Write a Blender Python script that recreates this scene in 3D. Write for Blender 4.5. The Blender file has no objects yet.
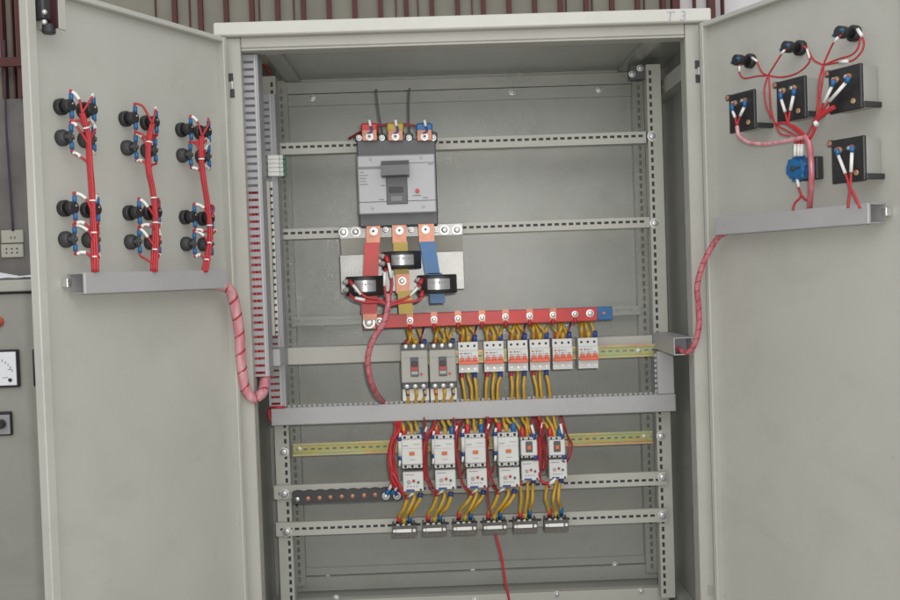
import bpy, math, random
from math import sin, cos, pi, radians
from mathutils import Vector, Matrix
random.seed(7)
S = bpy.context.scene
C = S.collection
V = Vector
# ------------------------------------------------------------------ camera
CAM = V((-0.0892, -2.4586, 0.876)); YAW, PITCH, ROLL = 0.0143, -0.0250, -0.0340; FPX = 1006.6
_f = V((sin(YAW)*cos(PITCH), cos(YAW)*cos(PITCH), sin(PITCH)))
_r = V((cos(YAW), -sin(YAW), 0)); _u = _r.cross(_f)
CR = _r*cos(ROLL) + _u*sin(ROLL); CU = -_r*sin(ROLL) + _u*cos(ROLL); CF = _f
def ray(px, py): return CF*FPX + CR*(px-450) - CU*(py-300)
def at(px, py, Y):
    d = ray(px, py); return CAM + d*((Y-CAM.y)/d.y)
def hit(px, py, p, n):
    d = ray(px, py); return CAM + d*((p-CAM).dot(n)/d.dot(n))
def rect(x0, y0, x1, y1, Y):          # measured edges of an upright rectangle on the plane Y
    xm, ym = (x0+x1)/2, (y0+y1)/2
    return at(x0, ym, Y).x, at(xm, y1, Y).z, at(x1, ym, Y).x, at(xm, y0, Y).z
# ------------------------------------------------------------------ materials
def mat(name, col, rough=.5, metal=0., var=.06, vscale=9., bump=0., bscale=300., spec=.5, alpha=None, trans=0., coat=0., streak=False):
    m = bpy.data.materials.new(name); m.use_nodes = True
    nt = m.node_tree; N = nt.nodes; L = nt.links
    b = N['Principled BSDF']
    b.inputs['Metallic'].default_value = metal
    b.inputs['Specular IOR Level'].default_value = spec
    if coat: b.inputs['Coat Weight'].default_value = coat
    if trans: b.inputs['Transmission Weight'].default_value = trans
    tc = N.new('ShaderNodeTexCoord'); nz = N.new('ShaderNodeTexNoise')
    nz.inputs['Scale'].default_value = vscale; nz.inputs['Detail'].default_value = 5
    if streak:
        mp = N.new('ShaderNodeMapping'); mp.inputs['Scale'].default_value = (1, 1, .15)
        L.new(tc.outputs['Object'], mp.inputs['Vector']); L.new(mp.outputs['Vector'], nz.inputs['Vector'])
    else: L.new(tc.outputs['Object'], nz.inputs['Vector'])
    rp = N.new('ShaderNodeValToRGB')
    rp.color_ramp.elements[0].position = .3; rp.color_ramp.elements[1].position = .7
    rp.color_ramp.elements[0].color = (*[c*(1-var) for c in col], 1)
    rp.color_ramp.elements[1].color = (*[min(1, c*(1+var)) for c in col], 1)
    L.new(nz.outputs['Fac'], rp.inputs['Fac']); L.new(rp.outputs['Color'], b.inputs['Base Color'])
    mr = N.new('ShaderNodeMapRange'); mr.inputs['To Min'].default_value = max(.03, rough-.07); mr.inputs['To Max'].default_value = min(1, rough+.07)
    L.new(nz.outputs['Fac'], mr.inputs['Value']); L.new(mr.outputs['Result'], b.inputs['Roughness'])
    if bump:
        n2 = N.new('ShaderNodeTexNoise'); n2.inputs['Scale'].default_value = bscale; n2.inputs['Detail'].default_value = 2
        L.new(tc.outputs['Object'], n2.inputs['Vector'])
        bp = N.new('ShaderNodeBump'); bp.inputs['Strength'].default_value = bump; bp.inputs['Distance'].default_value = .002
        L.new(n2.outputs['Fac'], bp.inputs['Height']); L.new(bp.outputs['Normal'], b.inputs['Normal'])
    if alpha is not None: b.inputs['Alpha'].default_value = alpha
    return m
X = {}
def wrapm(name, a, b, c, sc):      # clear spiral wrap with red wires showing through in streaks
    m = mat(name, b, .25, coat=.4); nt = m.node_tree; N = nt.nodes; L = nt.links
    tc = N.new('ShaderNodeTexCoord'); mp = N.new('ShaderNodeMapping'); mp.inputs['Scale'].default_value = (3.2, 3.2, .6)
    nz = N.new('ShaderNodeTexNoise'); nz.inputs['Scale'].default_value = sc; nz.inputs['Detail'].default_value = 3
    L.new(tc.outputs['Object'], mp.inputs['Vector']); L.new(mp.outputs['Vector'], nz.inputs['Vector'])
    rp = N.new('ShaderNodeValToRGB'); e = rp.color_ramp.elements
    e[0].position = .36; e[0].color = (*a, 1); e[1].position = .66; e[1].color = (*c, 1); q = e.new(.5); q.color = (*b, 1)
    L.new(nz.outputs['Fac'], rp.inputs['Fac']); L.new(rp.outputs['Color'], N['Principled BSDF'].inputs['Base Color'])
    return m
def worn(m, amt=.10):               # finger marks, dust and a slightly wavy sheet
    nt = m.node_tree; N = nt.nodes; L = nt.links; b = N['Principled BSDF']
    src = b.inputs['Base Color'].links[0].from_socket
    tc = N.new('ShaderNodeTexCoord'); n1 = N.new('ShaderNodeTexNoise'); n1.inputs['Scale'].default_value = 5.5; n1.inputs['Detail'].default_value = 9; n1.inputs['Roughness'].default_value = .68; n1.inputs['Distortion'].default_value = .8
    L.new(tc.outputs['Object'], n1.inputs['Vector'])
    r1 = N.new('ShaderNodeValToRGB'); r1.color_ramp.elements[0].position = .50; r1.color_ramp.elements[1].position = .80
    r1.color_ramp.elements[0].color = (1, 1, 1, 1); r1.color_ramp.elements[1].color = (1-amt*1.6, 1-amt*1.6, 1-amt*1.9, 1)
    L.new(n1.outputs['Fac'], r1.inputs['Fac'])
    n3 = N.new('ShaderNodeTexNoise'); n3.inputs['Scale'].default_value = 75; n3.inputs['Detail'].default_value = 1
    L.new(tc.outputs['Object'], n3.inputs['Vector'])
    r3 = N.new('ShaderNodeValToRGB'); r3.color_ramp.elements[0].position = .74; r3.color_ramp.elements[1].position = .78
    r3.color_ramp.elements[0].color = (1, 1, 1, 1); r3.color_ramp.elements[1].color = (.90, .89, .87, 1)
    L.new(n3.outputs['Fac'], r3.inputs['Fac'])
    mx = N.new('ShaderNodeMix'); mx.data_type = 'RGBA'; mx.blend_type = 'MULTIPLY'; mx.inputs['Factor'].default_value = 1
    L.new(src, mx.inputs['A']); L.new(r1.outputs['Color'], mx.inputs['B'])
    m2 = N.new('ShaderNodeMix'); m2.data_type = 'RGBA'; m2.blend_type = 'MULTIPLY'; m2.inputs['Factor'].default_value = 1
    L.new(mx.outputs['Result'], m2.inputs['A']); L.new(r3.outputs['Color'], m2.inputs['B']); L.new(m2.outputs['Result'], b.inputs['Base Color'])
    n2 = N.new('ShaderNodeTexNoise'); n2.inputs['Scale'].default_value = 3.2; n2.inputs['Detail'].default_value = 1
    L.new(tc.outputs['Object'], n2.inputs['Vector'])
    bp = N.new('ShaderNodeBump'); bp.inputs['Strength'].default_value = .35; bp.inputs['Distance'].default_value = .02
    L.new(n2.outputs['Fac'], bp.inputs['Height'])
    if b.inputs['Normal'].links: L.new(bp.outputs['Normal'], b.inputs['Normal'].links[0].from_node.inputs['Normal'])
    else: L.new(bp.outputs['Normal'], b.inputs['Normal'])
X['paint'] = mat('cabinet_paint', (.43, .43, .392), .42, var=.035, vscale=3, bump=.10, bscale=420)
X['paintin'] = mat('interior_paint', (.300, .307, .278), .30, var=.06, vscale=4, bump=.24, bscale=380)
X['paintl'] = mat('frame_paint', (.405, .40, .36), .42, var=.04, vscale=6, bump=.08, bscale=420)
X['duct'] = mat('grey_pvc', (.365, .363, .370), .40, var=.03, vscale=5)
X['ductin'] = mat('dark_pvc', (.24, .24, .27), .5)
X['zinc'] = mat('zinc_steel', (.62, .62, .62), .34, .85, var=.12, vscale=25)
X['bright'] = mat('bright_bolt', (.60, .60, .59), .38, .65, var=.15, vscale=60)
X['plate'] = mat('galvanised_plate', (.36, .36, .35), .42, .6, var=.2, vscale=30, bump=.15, bscale=250)
X['chrom'] = mat('yellow_chromate', (.42, .34, .12), .38, .55, var=.2, vscale=14)
X['chromg'] = mat('green_chromate', (.33, .34, .14), .40, .5, var=.25, vscale=10)
def iri(name, cols, rough):
    m = mat(name, (.4, .35, .15), rough, .45)
    nt = m.node_tree; N = nt.nodes; L = nt.links
    tc = N.new('ShaderNodeTexCoord'); mp = N.new('ShaderNodeMapping'); mp.inputs['Scale'].default_value = (5, 9, 40)
    nz = N.new('ShaderNodeTexNoise'); nz.inputs['Scale'].default_value = 1.2; nz.inputs['Detail'].default_value = 3
    L.new(tc.outputs['Object'], mp.inputs['Vector']); L.new(mp.outputs['Vector'], nz.inputs['Vector'])
    rp = N.new('ShaderNodeValToRGB'); e = rp.color_ramp.elements
    e[0].position = .30; e[0].color = (*cols[0], 1); e[1].position = .70; e[1].color = (*cols[-1], 1)
    for i, c in enumerate(cols[1:-1]):
        q = e.new(.30+.4*(i+1)/(len(cols)-1)); q.color = (*c, 1)
    L.new(nz.outputs['Fac'], rp.inputs['Fac']); L.new(rp.outputs['Color'], N['Principled BSDF'].inputs['Base Color'])
    return m
X['chrom'] = iri('yellow_chromate_zinc', [(.46, .34, .10), (.50, .27, .17), (.50, .42, .20), (.34, .40, .20), (.48, .32, .22)], .36)
X['chromg'] = iri('green_chromate_zinc', [(.30, .34, .14), (.40, .34, .12), (.33, .40, .20), (.46, .30, .20)], .40)
X['copper'] = mat('copper', (.40, .18, .12), .42, .45, var=.25, vscale=60)
X['red'] = mat('red_sleeve', (.46, .030, .028), .42, var=.15, vscale=20)
X['redw'] = mat('red_wire', (.42, .022, .030), .45, var=.12, vscale=30)
X['dred'] = mat('dark_red_wire', (.22, .018, .020), .45, var=.15, vscale=30)
X['pink'] = wrapm('pink_conduit', (.50, .17, .20), (.57, .26, .29), (.62, .34, .37), 22)
X['pinkd'] = wrapm('red_conduit', (.40, .085, .105), (.46, .13, .155), (.50, .19, .21), 26)
X['wrap'] = mat('pale_wrap', (.62, .38, .40), .25, var=.2, vscale=60, coat=.3)
X['yel'] = mat('yellow_wire', (.50, .29, .022), .42, var=.14, vscale=30)
X['yelb'] = mat('yellow_sleeve', (.42, .30, .035), .45, var=.14, vscale=30)
X['blue'] = mat('blue_sleeve', (.012, .115, .30), .42, var=.14, vscale=30)
X['blued'] = mat('dark_blue_sleeve', (.02, .05, .23), .45, var=.14, vscale=30)
X['white'] = mat('white_plastic', (.72, .72, .70), .4, var=.04)
X['black'] = mat('black_plastic', (.022, .022, .024), .42, var=.2, vscale=40)
X['blackm'] = mat('matt_black', (.040, .041, .043), .55, var=.2, vscale=30)
X['grey'] = mat('dark_grey_plastic', (.075, .078, .085), .45, var=.1, vscale=30)
X['lgrey'] = mat('light_grey_plastic', (.56, .56, .545), .42, var=.04, vscale=20)
X['mgrey'] = mat('mid_grey_plastic', (.33, .32, .29), .45, var=.05, vscale=20)
X['silver'] = mat('silver_label', (.33, .335, .35), .42, .15, var=.05, vscale=15)
X['ctlab'] = mat('transformer_label', (.36, .36, .36), .3, .6, var=.1)
X['print'] = mat('grey_print', (.20, .20, .21), .6)
X['orange'] = mat('orange_lever', (.62, .11, .055), .4, var=.08)
X['omark'] = mat('orange_mark', (.55, .13, .035), .5, var=.08)
X['hole'] = mat('dark_recess', (.02, .02, .02), .7)
X['clear'] = mat('smoky_cover', (.15, .14, .125), .25, var=.1, alpha=.55)
X['pale'] = mat('pale_meter_case', (.35, .35, .33), .5, var=.05)
X['cream'] = mat('cream_plastic', (.50, .48, .40), .5, var=.05)
X['green'] = mat('green_plastic', (.03, .17, .10), .5)
X['maroon'] = mat('maroon_paint', (.105, .027, .024), .6, var=.2, vscale=6)
X['wall'] = mat('olive_sheet', (.26, .247, .2), .6, var=.12, vscale=5)
X['wallw'] = mat('pale_sheet', (.80, .76, .78), .6, var=.05, vscale=5)
X['conc'] = mat('rough_concrete', (.19, .175, .165), .9, var=.22, vscale=6, bump=.3, bscale=30)
X['floor'] = mat('concrete_floor', (.48, .47, .44), .7, var=.12, vscale=2, bump=.1, bscale=40)
X['ink'] = mat('marker_ink', (.40, .38, .42), .7, var=.2, vscale=200)
X['paper'] = mat('paper', (.78, .80, .84), .7, var=.04)
for k_, a_ in (('paint', .07), ('paintin', .10), ('paintl', .06), ('duct', .08), ('plate', .14)): worn(X[k_], a_)
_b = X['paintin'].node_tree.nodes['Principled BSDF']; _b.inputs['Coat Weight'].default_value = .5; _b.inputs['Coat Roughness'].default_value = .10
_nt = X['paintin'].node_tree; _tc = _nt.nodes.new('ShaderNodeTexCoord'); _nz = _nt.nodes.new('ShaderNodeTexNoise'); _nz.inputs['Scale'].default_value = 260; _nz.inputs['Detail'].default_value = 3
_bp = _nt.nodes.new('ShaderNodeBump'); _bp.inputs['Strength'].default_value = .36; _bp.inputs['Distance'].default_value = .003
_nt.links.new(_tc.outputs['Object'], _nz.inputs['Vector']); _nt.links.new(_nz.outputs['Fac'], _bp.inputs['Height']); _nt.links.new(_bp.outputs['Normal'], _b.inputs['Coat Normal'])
X['lid'] = mat('lid_paint', (.56, .555, .515), .42, var=.04, vscale=6, bump=.08, bscale=420); worn(X['lid'], .06)
X['ductv'] = mat('slotted_pvc', (.315, .315, .33), .42, var=.04)
# ------------------------------------------------------------------ mesh builder
class M:
    def __init__(s): s.v = []; s.f = []; s.sm = []
    def quad(s, idx, sm=False): s.f.append(idx); s.sm.append(sm)
    def box(s, a, b, ch=0.):
        x0, y0, z0 = [min(p, q) for p, q in zip(a, b)]; x1, y1, z1 = [max(p, q) for p, q in zip(a, b)]
        ch = min(ch, (x1-x0)*.45, (y1-y0)*.45, (z1-z0)*.45)
        o = len(s.v)
        if ch <= 0:
            s.v += [V(p) for p in ((x0,y0,z0),(x1,y0,z0),(x1,y1,z0),(x0,y1,z0),(x0,y0,z1),(x1,y0,z1),(x1,y1,z1),(x0,y1,z1))]
            for q in ((0,3,2,1),(4,5,6,7),(0,1,5,4),(1,2,6,5),(2,3,7,6),(3,0,4,7)): s.quad([o+i for i in q])
            return s
        c = ((x0+x1)/2, (y0+y1)/2, (z0+z1)/2); h = ((x1-x0)/2, (y1-y0)/2, (z1-z0)/2)
        idx = {}
        for sx in (-1, 1):
            for sy in (-1, 1):
                for sz in (-1, 1):
                    for ax in range(3):
                        d = [h[0]-ch, h[1]-ch, h[2]-ch]; d[ax] = h[ax]
                        idx[sx, sy, sz, ax] = len(s.v)
                        s.v.append(V((c[0]+sx*d[0], c[1]+sy*d[1], c[2]+sz*d[2])))
        fs = []
        for ax in range(3):
            a1, a2 = (ax+1) % 3, (ax+2) % 3
            for sg in (-1, 1):
                q = []
                for p, r in ((-1,-1),(1,-1),(1,1),(-1,1)):
                    k = [0,0,0]; k[ax] = sg; k[a1] = p; k[a2] = r; q.append(idx[(*k, ax)])
                fs.append(q if sg > 0 else q[::-1])
        for ax in range(3):
            a1, a2 = (ax+1) % 3, (ax+2) % 3
            for p in (-1, 1):
                for r in (-1, 1):
                    k0 = [0,0,0]; k1 = [0,0,0]
                    k0[ax] = -1; k1[ax] = 1; k0[a1] = k1[a1] = p; k0[a2] = k1[a2] = r
                    q = [idx[(*k0, a1)], idx[(*k1, a1)], idx[(*k1, a2)], idx[(*k0, a2)]]
                    fs.append(q)
        for sx in (-1, 1):
            for sy in (-1, 1):
                for sz in (-1, 1): fs.append([idx[sx, sy, sz, i] for i in range(3)])
        cc = V(c)
        for q in fs:
            n = (s.v[q[1]]-s.v[q[0]]).cross(s.v[q[2]]-s.v[q[0]])
            m = sum((s.v[i] for i in q), V())/len(q)
            s.quad(q if n.dot(m-cc) > 0 else q[::-1])
        return s
    def prism(s, pts, d):                     # polygon pts (list of Vector) extruded by the vector d
        o = len(s.v); n = len(pts); d = V(d)
        s.v += [V(p) for p in pts] + [V(p)+d for p in pts]
        s.quad(list(range(o, o+n))[::-1]); s.quad(list(range(o+n, o+2*n)))
        for i in range(n): s.quad([o+i, o+(i+1) % n, o+n+(i+1) % n, o+n+i])
        return s
    def lathe(s, p, ax, prof, seg=20, sm=True):   # prof: (distance along ax, radius)
        ax = V(ax).normalized(); t = ax.orthogonal().normalized(); b = ax.cross(t); p = V(p); o = len(s.v); n = len(prof)
        for d, r in prof:
            for k in range(seg):
                a = 2*pi*k/seg; s.v.append(p + ax*d + t*(r*cos(a)) + b*(r*sin(a)))
        for i in range(n-1):
            for k in range(seg):
                k2 = (k+1) % seg; s.quad([o+i*seg+k, o+i*seg+k2, o+(i+1)*seg+k2, o+(i+1)*seg+k], sm)
        s.quad([o+k for k in range(seg)][::-1]); s.quad([o+(n-1)*seg+k for k in range(seg)])
        return s
    def cyl(s, p, q, r, seg=14, c=None):
        d = (V(q)-V(p)); h = d.length; c = r*.15 if c is None else c
        return s.lathe(p, d, [(0, r-c), (c, r), (h-c, r), (h, r-c)], seg, False)
    def ring(s, p, ax, h, ri, ro, seg=28):
        ax = V(ax).normalized(); t = ax.orthogonal().normalized(); b = ax.cross(t); p = V(p); o = len(s.v)
        c = .12*(ro-ri)
        prof = [(0, ri), (0, ro-c), (c, ro), (h-c, ro), (h, ro-c), (h, ri)]
        for d, r in prof:
            for k in range(seg):
                a = 2*pi*k/seg; s.v.append(p + ax*d + t*(r*cos(a)) + b*(r*sin(a)))
        n = len(prof)
        for i in range(n):
            j = (i+1) % n
            for k in range(seg):
                k2 = (k+1) % seg; s.quad([o+i*seg+k, o+i*seg+k2, o+j*seg+k2, o+j*seg+k], i in (2, 5))
        return s
    def tube(s, pts, r, seg=8, sub=6, smooth=True):
        P = [V(p) for p in pts]
        if len(P) > 2 and smooth:
            Q = [P[0]*2-P[1]] + P + [P[-1]*2-P[-2]]; out = []
            for i in range(1, len(Q)-2):
                a, b, c, d = Q[i-1], Q[i], Q[i+1], Q[i+2]
                for k in range(sub):
                    t = k/sub
                    out.append(.5*((2*b) + (c-a)*t + (2*a-5*b+4*c-d)*t*t + (3*b-a-3*c+d)*t*t*t))
            out.append(P[-1]); P = out
        o = len(s.v); n = len(P); t0 = None; rr = r if isinstance(r, (list, tuple)) else None
        for i in range(n):
            d = (P[min(i+1, n-1)]-P[max(i-1, 0)])
            d = d.normalized() if d.length > 1e-9 else V((0,0,1))
            if t0 is None: t0 = d.orthogonal().normalized()
            t0 = (t0 - d*t0.dot(d)); t0 = t0.normalized() if t0.length > 1e-6 else d.orthogonal().normalized()
            b = d.cross(t0)
            q = r if rr is None else rr[0]+(rr[1]-rr[0])*i/(n-1)
            for k in range(seg):
                a = 2*pi*k/seg; s.v.append(P[i] + t0*(q*cos(a)) + b*(q*sin(a)))
        for i in range(n-1):
            for k in range(seg):
                k2 = (k+1) % seg; s.quad([o+i*seg+k, o+i*seg+k2, o+(i+1)*seg+k2, o+(i+1)*seg+k], True)
        s.quad([o+k for k in range(seg)][::-1]); s.quad([o+(n-1)*seg+k for k in range(seg)])
        return s
    def sphere(s, p, r, seg=12, sq=1.):
        n = 6; prof = [(-r*cos(pi*i/n)*sq, max(r*sin(pi*i/n), r*.02)) for i in range(n+1)]
        return s.lathe(p, (0, -1, 0), prof, seg)
    def build(s, name, m, parent=None, world=False, bevel=0.):
        me = bpy.data.meshes.new(name)
        vs = s.v
        loc = None
        if parent is not None and world:
            W = Matrix()
            q = parent
            while q is not None: W = q.matrix_basis @ W; q = q.parent
            W.invert(); vs = [W @ p for p in vs]
        elif parent is None:
            lo = [min(p[i] for p in vs) for i in range(3)]; hi = [max(p[i] for p in vs) for i in range(3)]
            loc = V(((lo[0]+hi[0])/2, (lo[1]+hi[1])/2, lo[2])); vs = [p-loc for p in vs]
        me.from_pydata([tuple(p) for p in vs], [], s.f); me.update()
        me.polygons.foreach_set('use_smooth', s.sm)
        me.materials.append(m)
        o = bpy.data.objects.new(name, me); C.objects.link(o)
        if parent is not None: o.parent = parent
        if loc is not None: o.location = loc
        return o
def tag(o, label, cat, group=None, kind=None):
    o['label'] = label; o['category'] = cat
    if group: o['group'] = group
    return o
def thing(name, label, cat, loc=(0,0,0), rz=0., group=None):
    o = bpy.data.objects.new(name, None); C.objects.link(o); o.empty_display_size = .02
    o.location = loc; o.rotation_euler = (0, 0, rz)
    return tag(o, label, cat, group)
def dup(root, loc, rz, label, group=None):
    r = root.copy(); C.objects.link(r); r.location = loc; r.rotation_euler = (0, 0, rz)
    r['label'] = label
    if group: r['group'] = group
    for ch in list(root.children):
        c = ch.copy(); C.objects.link(c); c.parent = r
        for g in ch.children:
            d = g.copy(); C.objects.link(d); d.parent = c
    return r
def struct(name, m, material):
    o = m.build(name, material); o['kind'] = 'structure'; return o
ORD = ['first', 'second', 'third', 'fourth', 'fifth', 'sixth', 'seventh', 'eighth']
# perforated strip: holes along `axis` ('x' or 'z'), square section tube, front face at y0
def perforated(m, a0, a1, b0, b1, y0, depth, hb0, hb1, pitch, hlen, axis='x', t=.002, first=.012, open_back=False):
    def bx(p0, p1, q0, q1, ya, yb):
        if axis == 'x': m.box((p0, ya, q0), (p1, yb, q1))
        else: m.box((q0, ya, p0), (q1, yb, p1))
    bx(a0, a1, b0, hb0, y0, y0+t); bx(a0, a1, hb1, b1, y0, y0+t)
    p = a0; k = a0+first
    while k + hlen < a1-.004:
        bx(p, k, hb0, hb1, y0, y0+t); p = k+hlen; k += pitch
    bx(p, a1, hb0, hb1, y0, y0+t)
    bx(a0, a1, b0, b0+t, y0+t, y0+depth); bx(a0, a1, b1-t, b1, y0+t, y0+depth)
    if not open_back: bx(a0, a1, b0+t, b1-t, y0+depth-t, y0+depth)
def bolt(parent, p, r=.008, ax=(0,-1,0), name='bolt', m=None, world=True, sock=False):
    b = M(); ax = V(ax)
    b.lathe(V(p), ax, [(0, r*1.45), (.0012, r*1.45), (.0014, r*1.02)], 16, False)
    if sock: b.lathe(V(p)+ax*.0014, ax, [(0, r*.95), (.0065, r*.95), (.007, r*.85), (.007, r*.56), (.001, r*.52), (.001, r*.05)], 12, False)
    else: b.lathe(V(p)+ax*.0014, ax, [(0, r), (.003, r), (.0045, r*.75), (.005, r*.3)], 12, True)
    if sock:
        d = M(); d.lathe(V(p)+ax*.0075, ax, [(0, r*.55), (.0012, r*.5)], 6, False); d.build('socket', X['grey'], parent, world)
    return b.build(name, m or X['bright'], parent, world)
# ------------------------------------------------------------------ setting
fl = M(); fl.box((-14, -12, -.36), (14, 14, -.16)); struct('floor', fl, X['floor'])
WY = 3.0
w = M()
wx0, wx1 = at(-60, 100, WY).x, at(677, 10, WY).x
zc = at(10, 101, WY).z
w.box((wx0-2.5, WY, zc), (wx1, WY+.08, 5.2)); wall = struct('wall', w, X['wall'])
w = M(); w.box((wx1, WY+.01, zc), (wx1+3.5, WY+.09, 5.2)); w.build('pale_panel', X['wallw'], wall, True)
w = M(); w.box((wx0-2.5, WY-.06, -.16), (wx1+3.5, WY+.09, zc)); w.build('concrete_base', X['conc'], wall, True)
k = 0
for i in range(-1, 26):
    px = 201+25.65*i
    x = at(px, 10, WY).x
    if px > 678 or px < 90: continue
    r = M(); r.box((x-.012, WY-.03, zc), (x+.013, WY, 5.2)); r.build('rib', X['maroon'], wall, True)
for px in (156, 190, 259.5, 294, 396, 418, 472, 566, 592, 644, 660):
    x = at(px, 10, WY).x; r = M(); r.box((x-.003, WY-.015, zc), (x+.003, WY, 5.2)); r.build('seam', X['maroon'], wall, True)
for px, hw in ((674, .020), (693, .004), (709.5, .018), (721, .004)):
    x = at(px, 5, WY).x; r = M(); r.box((x-hw, WY-.05, zc), (x+hw, WY, 5.2)); r.build('rib', X['maroon'], wall, True)
for px, hw, y in ((20.5, .018, -.1), (2, .008, -.05), (13, .004, -.03)):
    x = at(px, 50, WY+y).x; r = M(); r.box((x-hw, WY+y, zc), (x+hw, WY, 5.2)); r.build('rib', X['maroon'], wall, True)
r = M(); a = at(10, 66, WY-.12); b = at(10, 57, WY-.12); r.box((wx0-2.5, WY-.12, a.z), (at(26, 60, WY).x+.06, WY-.1, b.z)); r.build('girt', X['maroon'], wall, True)
# socket plates on the concrete
for (y0, y1, lab, holes) in ((230, 243, 'cream switch plate above the socket plate on the concrete wall', 2), (244, 257.5, 'cream six hole socket plate under the switch plate, left edge', 6)):
    q0 = WY-.06
    x0, z0, x1, z1 = rect(1, y0, 23, y1, q0-.012)
    t = thing('wall_socket' if holes == 6 else 'wall_switch', lab, 'socket' if holes == 6 else 'switch', ((x0+x1)/2, q0, z0))
    h = z1-z0; wd = x1-x0
    M().box((-wd/2, -.014, 0), (wd/2, 0, h), .004).build('face_plate', X['cream'], t)
    for i in range(holes):
        xx = (-.028+.028*(i % 3)) if holes == 6 else (-.005+.02*i); zz = h*(.35+.3*(i//3)) if holes == 6 else h*(.45)
        M().box((xx-.004, -.0155, zz-.004-(.006 if holes == 2 else 0)), (xx+.004, -.0135, zz+.004), .001).build('socket_hole' if holes == 6 else 'rocker', X['hole'] if holes == 6 else X['print'], t)
m = M(); m.tube([at(4, 40, WY-.09), at(6, 120, WY-.09), at(9, 170, WY-.08), at(13, 231, WY-.075)], .006)
tag(m.build('wall_cable', mat('purple_cable', (.06, .04, .07), .6)), 'dark cable running down the wall to the switch plate', 'cable')
# neighbouring low cabinet with its panel instruments
NY = .20
nx0, nx1 = at(-70, 300, NY).x, at(38, 400, NY).x+.12
zt1 = at(15, 280, NY-.02).z; zt0 = at(15, 291.5, NY-.02).z
t = thing('control_cabinet', 'low beige control cabinet standing behind the left door', 'cabinet', ((nx0+nx1)/2, NY+.2, -.16))
X['paintn'] = mat('old_paint', (.31, .305, .275), .45, var=.06, vscale=3); worn(X['paintn'], .1)
M().box((nx0, NY, -.16), (nx1, NY+.4, zt0-.006), .002).build('body', X['paintn'], t, True)
M().box((nx0-.02, NY-.02, zt0), (nx1+.02, NY+.42, zt1), .003).build('top_panel', X['paintl'], t, True)
M().box((nx0+.005, NY+.004, zt0-.006), (nx1-.005, NY+.38, zt0)).build('lid_shadow', X['hole'], t, True)  # dark strip in place of the shadow line under the top panel
x0, z0, x1, z1 = rect(33, 349, 35, 387, NY-.03)
hm = M(); hm.tube([V((x0+.003, NY, z1)), V((x0+.003, NY-.028, z1-.003)), V((x0+.003, NY-.028, z0+.003)), V((x0+.003, NY, z0))], .004, smooth=False); hm.build('handle', X['black'], t, True)
x0, z0, x1, z1 = rect(-19, 350, 18, 388, NY-.012)
t = thing('panel_meter', 'square white panel meter with black frame on the low cabinet', 'meter', ((x0+x1)/2, NY, z0))
h = z1-z0; hw = h/2
M().box((-hw, -.012, 0), (hw, 0, h), .003).build('frame', X['black'], t)
M().box((-hw+.006, -.0135, .006), (hw-.006, -.0115, h-.006), .001).build('dial', X['paper'], t)
dm = M()
for i in range(9):
    a = radians(100-i*9.5); cx, cz = -hw*.35, h*.22
    dm.box((cx+cos(a)*h*.56-.001, -.0142, cz+sin(a)*h*.56-.003), (cx+cos(a)*h*.56+.001, -.0134, cz+sin(a)*h*.56+.003))
dm.box((hw*.15, -.0142, h*.26), (hw*.45, -.0134, h*.275)); dm.box((hw*.45, -.0142, h*.47), (hw*.62, -.0134, h*.49)); dm.build('scale', X['print'], t)
M().cyl((hw*.55, -.0135, h*.2), (hw*.55, -.0165, h*.2), .005).build('adjuster', X['black'], t)
x0, z0, x1, z1 = rect(-12, 412, 11, 436, NY-.01)
t = thing('rotary_switch', 'square rotary switch with black knob on the low cabinet', 'switch', ((x0+x1)/2, NY, z0))
h = z1-z0
M().box((-h/2, -.01, 0), (h/2, 0, h), .003).build('frame', X['black'], t)
M().box((-h/2+.004, -.0112, .004), (h/2-.004, -.0095, h-.008), .001).build('plate', X['silver'], t)
M().cyl((.006, -.011, h/2), (.006, -.03, h/2), h*.2).build('knob', X['black'], t)
p = at(-1, 322, NY); m = M(); m.lathe(p, (0,-1,0), [(0,.013),(.006,.013),(.008,.010),(.018,.009),(.021,.004)], 18)
tag(m.build('indicator_lamp', X['orange']), 'small red indicator lamp at the photo left edge', 'lamp')
for i, (pts, lab) in enumerate((([(-30, 279), (31, 279), (22, 267), (-30, 272)], 'crumpled white papers lying on the low cabinet'),)):
    m = M(); zt = zt1+.002; n = 10; g = []
    xa, xb = at(-60, 279, NY).x, at(31, 279, NY).x
    for j in range(n+1):
        for kx in range(n+1):
            u, v_ = kx/n, j/n
            m.v.append(V((xa+(xb-xa)*u, NY+.02+.22*v_, zt+.004+.022*max(0, sin(3.2*u+1.5*v_))*v_+.018*v_*(u > .75)*sin((u-.75)*12.)+random.uniform(0, .0035))))
    for j in range(n):
        for kx in range(n): a = j*(n+1)+kx; m.quad([a, a+1, a+n+2, a+n+1])
    tag(m.build('paper_sheets', X['paper']), lab, 'papers')
# ------------------------------------------------------------------ the cabinet
cab = thing('electrical_cabinet', 'open grey two door electrical cabinet with T 3 written on top', 'cabinet', (0, .22, -.16))
XI, ZH, ZL, D = .5404, .4419+1.0, 1.5, .4247
fascia_h = .032
lid = M(); lid.box((-.6, -.02, ZL-fascia_h), (.6, .47, ZL), .003); lid = lid.build('lid', X['lid'], cab, True)
fr = M()
for s in (-1, 1):
    fr.box((s*XI, 0, -.12), (s*.575, .03, ZL-fascia_h-.001), .002)
    fr.box((s*(XI+.001), .001, -.12), (s*(XI+.006), .055, ZH), 0)
fr.box((-XI+.0005, .002, ZH), (XI-.0005, .032, ZH+.026), .002)
fr.box((-XI+.0005, .010, ZH+.0262), (XI-.0005, .034, ZL-fascia_h-.001))
fr.box((-XI+.0005, .004, ZH-.006), (XI-.0005, .05, ZH-.0004), .001)
fr.box((-XI+.0005, .002, -.12), (XI-.0005, .034, -.055), .002)
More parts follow.
